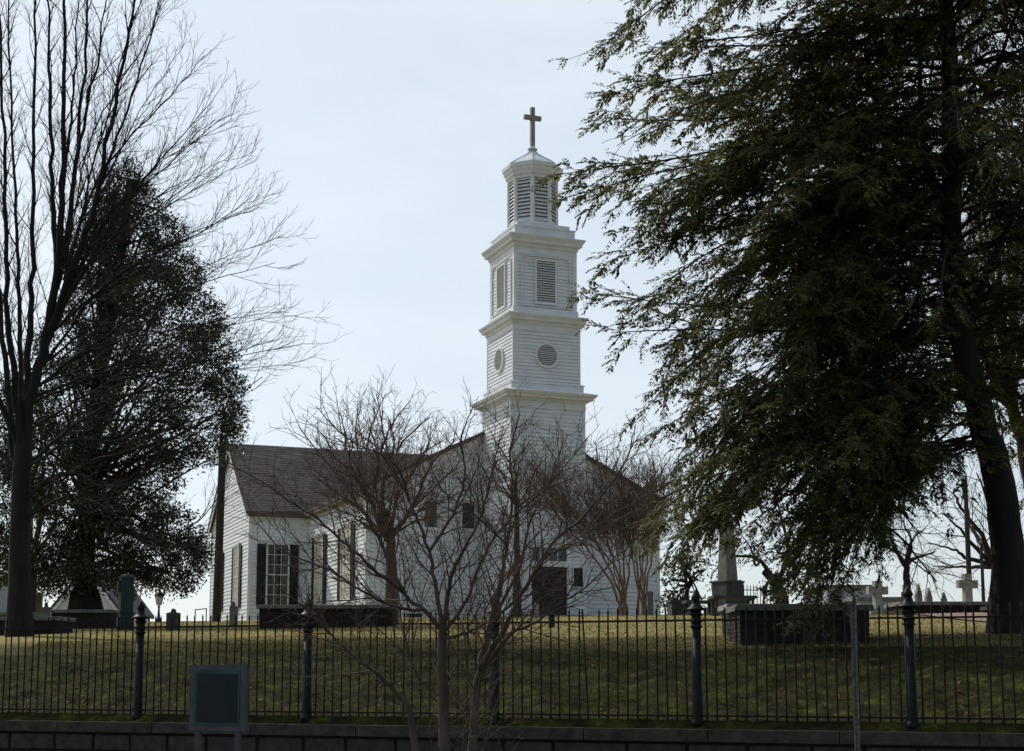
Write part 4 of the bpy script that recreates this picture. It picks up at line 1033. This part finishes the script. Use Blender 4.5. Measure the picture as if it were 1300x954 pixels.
broadleaf("evergreen_tree", 110, 45,
  [(158,232,24,30,0),(180,262,34,34,.4),(140,275,40,36,-.4),(205,300,34,30,-.5),(165,320,60,44,.3),(118,330,42,44,0),(228,345,36,30,.4),(190,370,60,40,-.7),(130,395,60,48,.5),(245,400,44,36,-.2),
   (268,445,36,34,.5),(205,435,62,44,-.8),(140,460,66,48,.2),(80,440,44,50,.8),(285,490,28,28,0),(288,530,26,36,.2),(262,570,26,24,.3),(235,500,56,40,.6),(165,530,70,46,-.9),(90,520,62,52,.4),(278,545,28,28,-.4),(225,560,44,36,-.7),
   (130,590,72,44,.6),(60,590,64,56,-.3),(195,605,42,34,.3),(20,540,50,70,.9),(20,640,60,60,.4),(100,650,72,44,-.8),(165,655,54,40,.5),(215,668,36,34,-.5),(60,700,64,40,.4),(130,712,62,36,-.4),(190,712,46,34,.4),(236,708,32,30,-.2),
   (25,715,50,36,0),(85,738,50,20,-.3),(170,738,40,18,.3),(215,738,40,16,-.2),(250,690,20,22,.2)],
  "dense dark glossy evergreen tree beside the bare tree and church wing", LEAF, [(108,755),(108,720),(110,650),(115,560),(130,450),(150,340),(165,230)], .36, 14000, .112, 51, per=14, rad=.22, cut=-.30)
broadleaf("evergreen_shrub", 872, 56, [(866,735,28,38,0),(882,715,22,30,.3),(852,750,20,24,-.2),(895,745,22,22,0),(868,765,30,14,0)],
  "loose olive-leaved evergreen shrub right of the church corner", LEAFO, [(872,765),(872,745),(868,720),(866,700)], .10, 520, .17, 52, per=7, rad=.26, cut=-.05)
broadleaf("evergreen_shrub", 968, 58, [(960,752,16,16,0),(985,745,16,20,.3)],
  "small dark shrub behind the plot fence", LEAFO, [(970,765),(970,755),(968,745)], .05, 200, .12, 53, per=7, rad=.2, cut=-.1)

# --- hemlock on the right
rng = random.Random(77); g = np.random.default_rng(77); YH = 26.0
root = tree_root("hemlock_tree", 1286, YH, "massive drooping hemlock with thick leaning trunk at the fence's end")
TC = [(1283,800),(1280,740),(1278,690),(1264,593),(1248,540),(1225,440),(1210,360),(1208,207),(1205,100),(1200,0),(1197,-120),(1195,-260)]
tl = line_px(TC, YH, .36, .10, 4, rng=rng); b0 = ground_start(1288, YH); tl = ([b0]+tl[0], [.62]+tl[1]); tl[1][1] = .46; tl[1][2] = .40
def trunk_at(py):
    for (a, b), (c, d) in zip(TC, TC[1:]):
        if d <= py <= b: return a+(c-a)*(py-b)/(d-b)
    return TC[-1][0]
prim = []
TIPS = [(792,8),(748,72),(768,120),(772,150),(705,222),(722,250),(776,330),(748,372),(776,422),(800,395),(838,470),(818,520),(820,556),(868,590),(900,560),(905,610),(860,640),
        (800,690),(850,705),(880,655),(925,690),(960,700),(1030,785),(1000,745),(1018,770),(1045,790),(985,720),(1050,740),(905,660),(870,690),(835,675),(920,640),(1100,640),(1140,600),(1000,700),(1030,720),(1085,715),(1110,690),(860,300),(840,210),(830,260),(850,110),(880,40),(900,150),(920,240),(900,360),(930,420),(940,500),(960,560),(985,620),(1000,680),
        (820,60),(850,-30),(900,-60),(960,-40),(985,100),(1000,200),(1010,330),(1020,440),(1040,540),(1060,620),(1040,40),(940,640),(1010,600),(950,320),(870,430),(890,500),(980,380),(1000,20),(960,170),(935,90),(890,470)]
for (px, py) in TIPS:
    s0 = py + rng.uniform(-170, 70) if py < 430 else py-rng.uniform(90, 260)
    s0 = max(-240, min(560, s0)); far = (1210-px)/500
    dY = rng.uniform(-2.6, 2.2)*(1.0 if px > 820 else .7) if py < 735 else rng.uniform(-3.2, -2.4)
    sx_ = trunk_at(s0)
    m1 = (sx_+(px-sx_)*rng.uniform(.25,.42), s0+(py-s0)*rng.uniform(.05,.35)-rng.uniform(5,40)*far, dY*.4); m2 = (sx_+(px-sx_)*.72, s0+(py-s0)*.50-10*far, dY*.8)
    prim.append(line_px([(sx_, s0, 0), m1, m2, (px, py, dY)], YH, .018+.024*far, .007, 4, rng=rng))
nleft = len(prim)
OUT = [(-80,840),(0,800),(72,770),(150,780),(222,740),(330,790),(372,770),(425,800),(470,850),(520,835),(556,840),(600,900),(650,890),(690,850),(720,900),(745,1000)]
for k in range(72):
    py = rng.uniform(-120, 690); lx = np.interp(py, [o_[0] for o_ in OUT], [o_[1] for o_ in OUT])
    px = rng.uniform(lx+10, 1130)
    s0 = max(-240, min(540, py+rng.uniform(-190, 90) if py < 430 else py-rng.uniform(90, 280))); sx_ = trunk_at(s0); far = (1210-px)/500
    dY = rng.uniform(-3.4, 2.6); 
    m1 = (sx_+(px-sx_)*.35, s0+(py-s0)*rng.uniform(.0,.3)-18*far, dY*.4); m2 = (sx_+(px-sx_)*.72, s0+(py-s0)*rng.uniform(.4,.65)-8*far, dY*.8)
    prim.append(line_px([(sx_, s0, 0), m1, m2, (px, py, dY)], YH, .016+.018*far, .006, 4, rng=rng))
for k in range(120):                                         # the rest of the crown: front, back and right
    s0 = rng.uniform(-230, 520); a = rng.uniform(0, 6.283)
    Lh = rng.uniform(2.2, 5.2); sx_ = trunk_at(s0); p0 = at(sx_, s0, YH)
    dx, dy_ = math.cos(a), math.sin(a)
    if dx < -.6 : dx = -dx*.5
    p1 = (p0[0]+dx*Lh*.4, p0[1]+dy_*Lh*.4, p0[2]+.12*Lh); p2 = (p0[0]+dx*Lh*.75, p0[1]+dy_*Lh*.75, p0[2]-.02*Lh); p3 = (p0[0]+dx*Lh, p0[1]+dy_*Lh, p0[2]-.26*Lh)
    if p3[2] < 3.8: continue
    pts = smooth_line([p0, p1, p2, p3], 4); prim.append((pts, list(np.linspace(.04, .010, len(pts)))))
# big bare fork and dead lower limbs
dead = [line_px(c, YH, r, .012, 5, rng=rng) for c, r in (
  ([(1215,400,0),(1140,440,-.4),(1080,520,-.7),(1060,600,-.9),(1040,680,-1)], .10),
  ([(1215,380,0),(1150,400,.6),(1100,520,.8),(1090,640,1),(1075,715,1)], .06),
  ([(1230,470,0),(1170,520,.3),(1130,600,.5),(1100,660,.6),(1180,730,.8)], .045),
  ([(1235,480,0),(1160,560,-.3),(1110,640,-.6),(1150,690,-.8),(1190,740,-.9)], .04),
  ([(1240,520,0),(1190,560,.2),(1120,610,.4),(1170,680,.5)], .035),
  ([(1210,300,0),(1175,200,.4),(1168,80,.8),(1160,-60,1)], .12),
  ([(1212,250,0),(1240,150,-.4),(1275,60,-.8),(1310,-40,-1)], .09),
  ([(1225,420,0),(1260,330,-.3),(1300,250,-.6),(1350,160,-1)], .09),
  ([(1210,360,0),(1100,300,-.6),(1030,250,-1)], .05),([(1208,210,0),(1120,170,.6),(1050,120,1)], .05),([(1225,430,0),(1290,420,.5),(1360,440,1)], .05))]
twd = {}
Pd = [dict(dens=4.5, start=.15, ang=48, len=1.1, r=.012, rmin=.005, seg=5, wig=.13, trop=(0,0,-.06), short=.2),
      dict(dens=6.0, start=.1, ang=48, len=.6, r=.006, rmin=.004, seg=4, wig=.15, trop=(0,0,-.06)),
      dict(dens=5, start=.1, ang=48, len=.28, r=.004, rmin=.003, seg=3, wig=.15, trop=(0,0,-.04))]
for l in dead: children(twd, l, rng, 0, Pd)
Ph = [dict(dens=5.2, start=.06, ang=50, len=1.6, r=.012, rmin=.005, seg=6, wig=.07, trop=(0,0,-.055), short=.62, flat=.35),
      dict(dens=8.5, start=.06, ang=42, len=.52, r=.005, rmin=.003, seg=4, wig=.09, trop=(0,0,-.09), flat=.45)]
twh = {}
for l in prim: children(twh, l, rng, 0, Ph)
for i in range(nleft): prim_l = prim[i]; twh[2].append((prim_l[0][-5:], prim_l[1][-5:]))
for l in twh[1]: twh[2].append((l[0][-5:], l[1][-5:]))
# flat sprays of needles: many small shoots along every twig
segs = np.array([p for p, r in twh[2] if len(p) == 5])          # B,5,3
cam_x = 0
B_ = len(segs); per = 14
f = np.tile((np.arange(per)+.5)/per, (B_, 1))+g.normal(size=(B_, per))*.02; f = np.clip(f, 0, .999)*4
i0 = f.astype(int); fr_ = (f-i0)[..., None]; bi = np.arange(B_)[:, None]
pos = segs[bi, i0]*(1-fr_)+segs[bi, i0+1]*fr_; tang = segs[bi, i0+1]-segs[bi, i0]; tang /= np.linalg.norm(tang, axis=2, keepdims=True)+1e-9
pn = rnd_unit(B_, g)*.45+np.array([0,0,1.]); pn /= np.linalg.norm(pn, axis=1, keepdims=True)
sd = np.cross(tang, np.broadcast_to(pn[:, None, :], tang.shape)); sd /= np.linalg.norm(sd, axis=2, keepdims=True)+1e-9
sgn = np.where(np.arange(per) % 2 == 0, 1., -1.)[None, :, None]
dr_ = tang*.75+sd*sgn*.75+g.normal(size=pos.shape)*.15+np.array([0,0,-.10]); dr_ /= np.linalg.norm(dr_, axis=2, keepdims=True)
taper = 1-.55*(f/4)
keep = np.array([mnoise.noise((p[2][0]*.8, p[2][1]*.8, p[2][2]*.9)) > -.34 for p in segs])
inner = np.linalg.norm(segs[:,2,:2]-np.array(at(1210,300,YH))[:2], axis=1); keep &= (g.uniform(size=B_) < np.clip((inner-.2)/2.0, .6, 1)*np.clip((8.4-segs[:,2,0])/2.6, .62, 1))
pos, dr_, taper = pos[keep].reshape(-1,3), dr_[keep].reshape(-1,3), taper[keep].reshape(-1)
nn = np.repeat(pn[keep], per, 0)+rnd_unit(len(pos), g)*.35
Ln = taper*g.uniform(.085, .165, len(pos)); Wd = Ln*g.uniform(.33, .47, len(pos))
flush(root, [("trunk", [tl], BARKD, 18), ("limbs", prim+dead, BARKD, 6), ("boughs", twh[1]+twd[1], BARKD, 4), ("twigs", twh[2][::7]+twd[2]+twd[3], BARK, 3)])
leaf_mesh("crown", pos, dr_, nn, Ln, Wd, NEEDLE, root, fold=.1)
print("hemlock shoots", len(pos))
# brown dead leaves caught in the hemlock
k = 60; cp = np.array([at(rng.uniform(960,1290), rng.uniform(60,640), YH+rng.uniform(-3,0)) for _ in range(k)]); cp = np.repeat(cp, 3, 0)+g.normal(size=(k*3,3))*.08
dl = rnd_unit(k*3, g); leaf_mesh("dead_leaves", cp, dl, rnd_unit(k*3, g), g.uniform(.06,.13,k*3), g.uniform(.03,.06,k*3), DEADLEAF, root)["kind"] = "stuff"

# --- bare tree tangled behind the hemlock, and far bare trees
rg = random.Random(9)
tips = [(1150,120),(1180,40),(1230,20),(1280,60),(1310,150),(1330,260),(1320,360),(1130,240),(1140,330),(1290,430),(1150,420),(1260,250),(1210,-40)]
bare_tree("bare_tree", 1322, 33, [(1320,720),(1312,640),(1296,560),(1280,500)], fan(1284, 520, tips+[(1100,180),(1120,80),(1160,200),(1240,130),(1300,320),(1180,280),(1110,380),(1240,380),(1310,30)], .06, rg, 3.5), Pm(.8), "tall brown bare tree with tangled branches behind the hemlock", seed=61, tr=.2, twm=TWIGB)
Pf = lambda s: [dict(dens=1.5/s, start=.2, ang=40, len=1.9*s, r=.03*s, rmin=.014*s, seg=5, wig=.1, trop=(0,0,.05), short=.3),
      dict(dens=2.4/s, start=.15, ang=42, len=1.0*s, r=.015*s, rmin=.011*s, seg=4, wig=.13, trop=(0,0,.03)),
      dict(dens=2.6/s, start=.2, ang=44, len=.55*s, r=.011*s, rmin=.009*s, seg=3, wig=.15, trop=(0,0,.02))]
bare_tree("bare_tree", 992, 62, [(993,760),(985,742),(970,725)],
   [([(985,742,0),(968,715,.5),(945,706,.8),(920,712,1),(900,735,1.2)],.12), ([(988,735,0),(1000,700,.5),(990,650,1),(980,610,1.5)],.12), ([(960,712,.6),(950,690,1),(930,670,1.4)],.06), ([(990,730,0),(1020,690,-1),(1050,650,-1.6)],.08)],
   Pf(.8), "low bare tree with an arching limb right of the obelisk", seed=62, tr=.28, mats=(BARKD, BARK, BARK))
for i, (px, Y, tips, lab) in enumerate([
  (1262, 72, [(1180,690),(1195,650),(1210,620),(1240,600),(1275,600),(1300,640),(1185,720),(1230,650)], "spreading reddish bare tree behind the thick dark pole"),
  (1150, 90, [(1110,690),(1130,660),(1150,650),(1175,670),(1190,700)], "far small bare tree above the low garden wall"),
  (815, 108, [(815,600),(830,585),(850,580),(868,590),(880,610),(800,610),(860,640)], "bare tree rising behind the church's right eave"),
  (760, 115, [(740,575),(755,560),(770,565),(785,580),(800,590)], "bare treetop showing above the roof beside the steeple"),
  (455, 112, [(400,540),(430,520),(460,505),(490,500),(520,510),(545,530),(420,560),(560,560)], "bare treetop behind the church wing ridge"),
  (40, 88, [(20,500),(60,470),(100,500),(10,560),(120,560),(60,520)], "far bare tree behind the glossy evergreen")]):
    yb = 760 if i not in (2,3,4) else 700
    bare_tree("bare_tree", px, Y, [(px,yb),(px+2,yb-20),(px,yb-45)], fan(px, yb-40, tips, .16, rg, 4), Pf(1.25), lab, seed=70+i, tr=.3, twm=TWIGB if i in (0,) else BARK)

# ------------------------------------------------------------------ grass blades, mossy tufts, fallen leaves
g = np.random.default_rng(5)
def scatter(name, n, smax, tfun, hmin, hmax, wd, mat, lean, label, tri=True):
    s = g.uniform(-1, 1, n); t = tfun(n); X = F0[0]; 
    s = s*(8.5+t*.62)
    x = F0[0]+s*FD[0]+t*FN[0]; y = F0[1]+s*FD[1]+t*FN[1]
    z = np.array([float(np.interp(tt_, _tt, _zs))+bumps(ss, tt_) for ss, tt_ in zip(s, t)])-.012
    h = g.uniform(hmin, hmax, n); a = g.uniform(0, 6.283, n); w_ = wd*(1+t*.05)
    lx, ly = g.normal(size=n)*lean*h, g.normal(size=n)*lean*h
    p0 = np.stack([x-np.cos(a)*w_, y-np.sin(a)*w_, z], 1); p1 = np.stack([x+np.cos(a)*w_, y+np.sin(a)*w_, z], 1); p2 = np.stack([x+lx, y+ly, z+h], 1)
    m = fast_mesh(name, np.stack([p0, p1, p2], 1).reshape(-1, 3), np.arange(n*3).reshape(-1, 3))
    return mo(name, m, mat, label=label, cat="grass", kind="stuff")
scatter("grass", 150000, 0, lambda n: 7.0+33*g.uniform(size=n)**1.5, .02, .055, .006, BLADE, .5, "short dry winter grass on the churchyard slope")
scatter("moss_tufts", 130000, 0, lambda n: -.05+10*g.uniform(size=n)**.9, .012, .05, .006, MOSSB, .8, "green mossy tufts on the bank behind the fence")
n = 2600; s = g.uniform(-14, 14, n); t = .1+22*g.uniform(size=n)**1.8
x = F0[0]+s*FD[0]+t*FN[0]; y = F0[1]+s*FD[1]+t*FN[1]; z = np.array([float(np.interp(tt_, _tt, _zs))+bumps(ss, tt_) for ss, tt_ in zip(s, t)])+.03
d_ = rnd_unit(n, g)*np.array([1,1,.35]); d_ /= np.linalg.norm(d_, axis=1, keepdims=True)
fr0 = bpy.data.objects.new("fallen_leaves_root", None)
o = leaf_mesh("fallen_leaves", np.stack([x, y, z], 1), d_, rnd_unit(n, g)*.4+np.array([0,0,1.]), g.uniform(.05,.10,n), g.uniform(.03,.06,n), DEADLEAF, lawn)
o.parent = None; o.location = (0,0,0); tag(o, "scattered brown fallen leaves on the mossy bank", "leaves", "stuff")
bpy.data.objects.remove(fr0)
tot = sum(len(o.data.polygons) for o in sc.objects if o.type == 'MESH'); print("faces", tot, "objects", len(sc.objects))
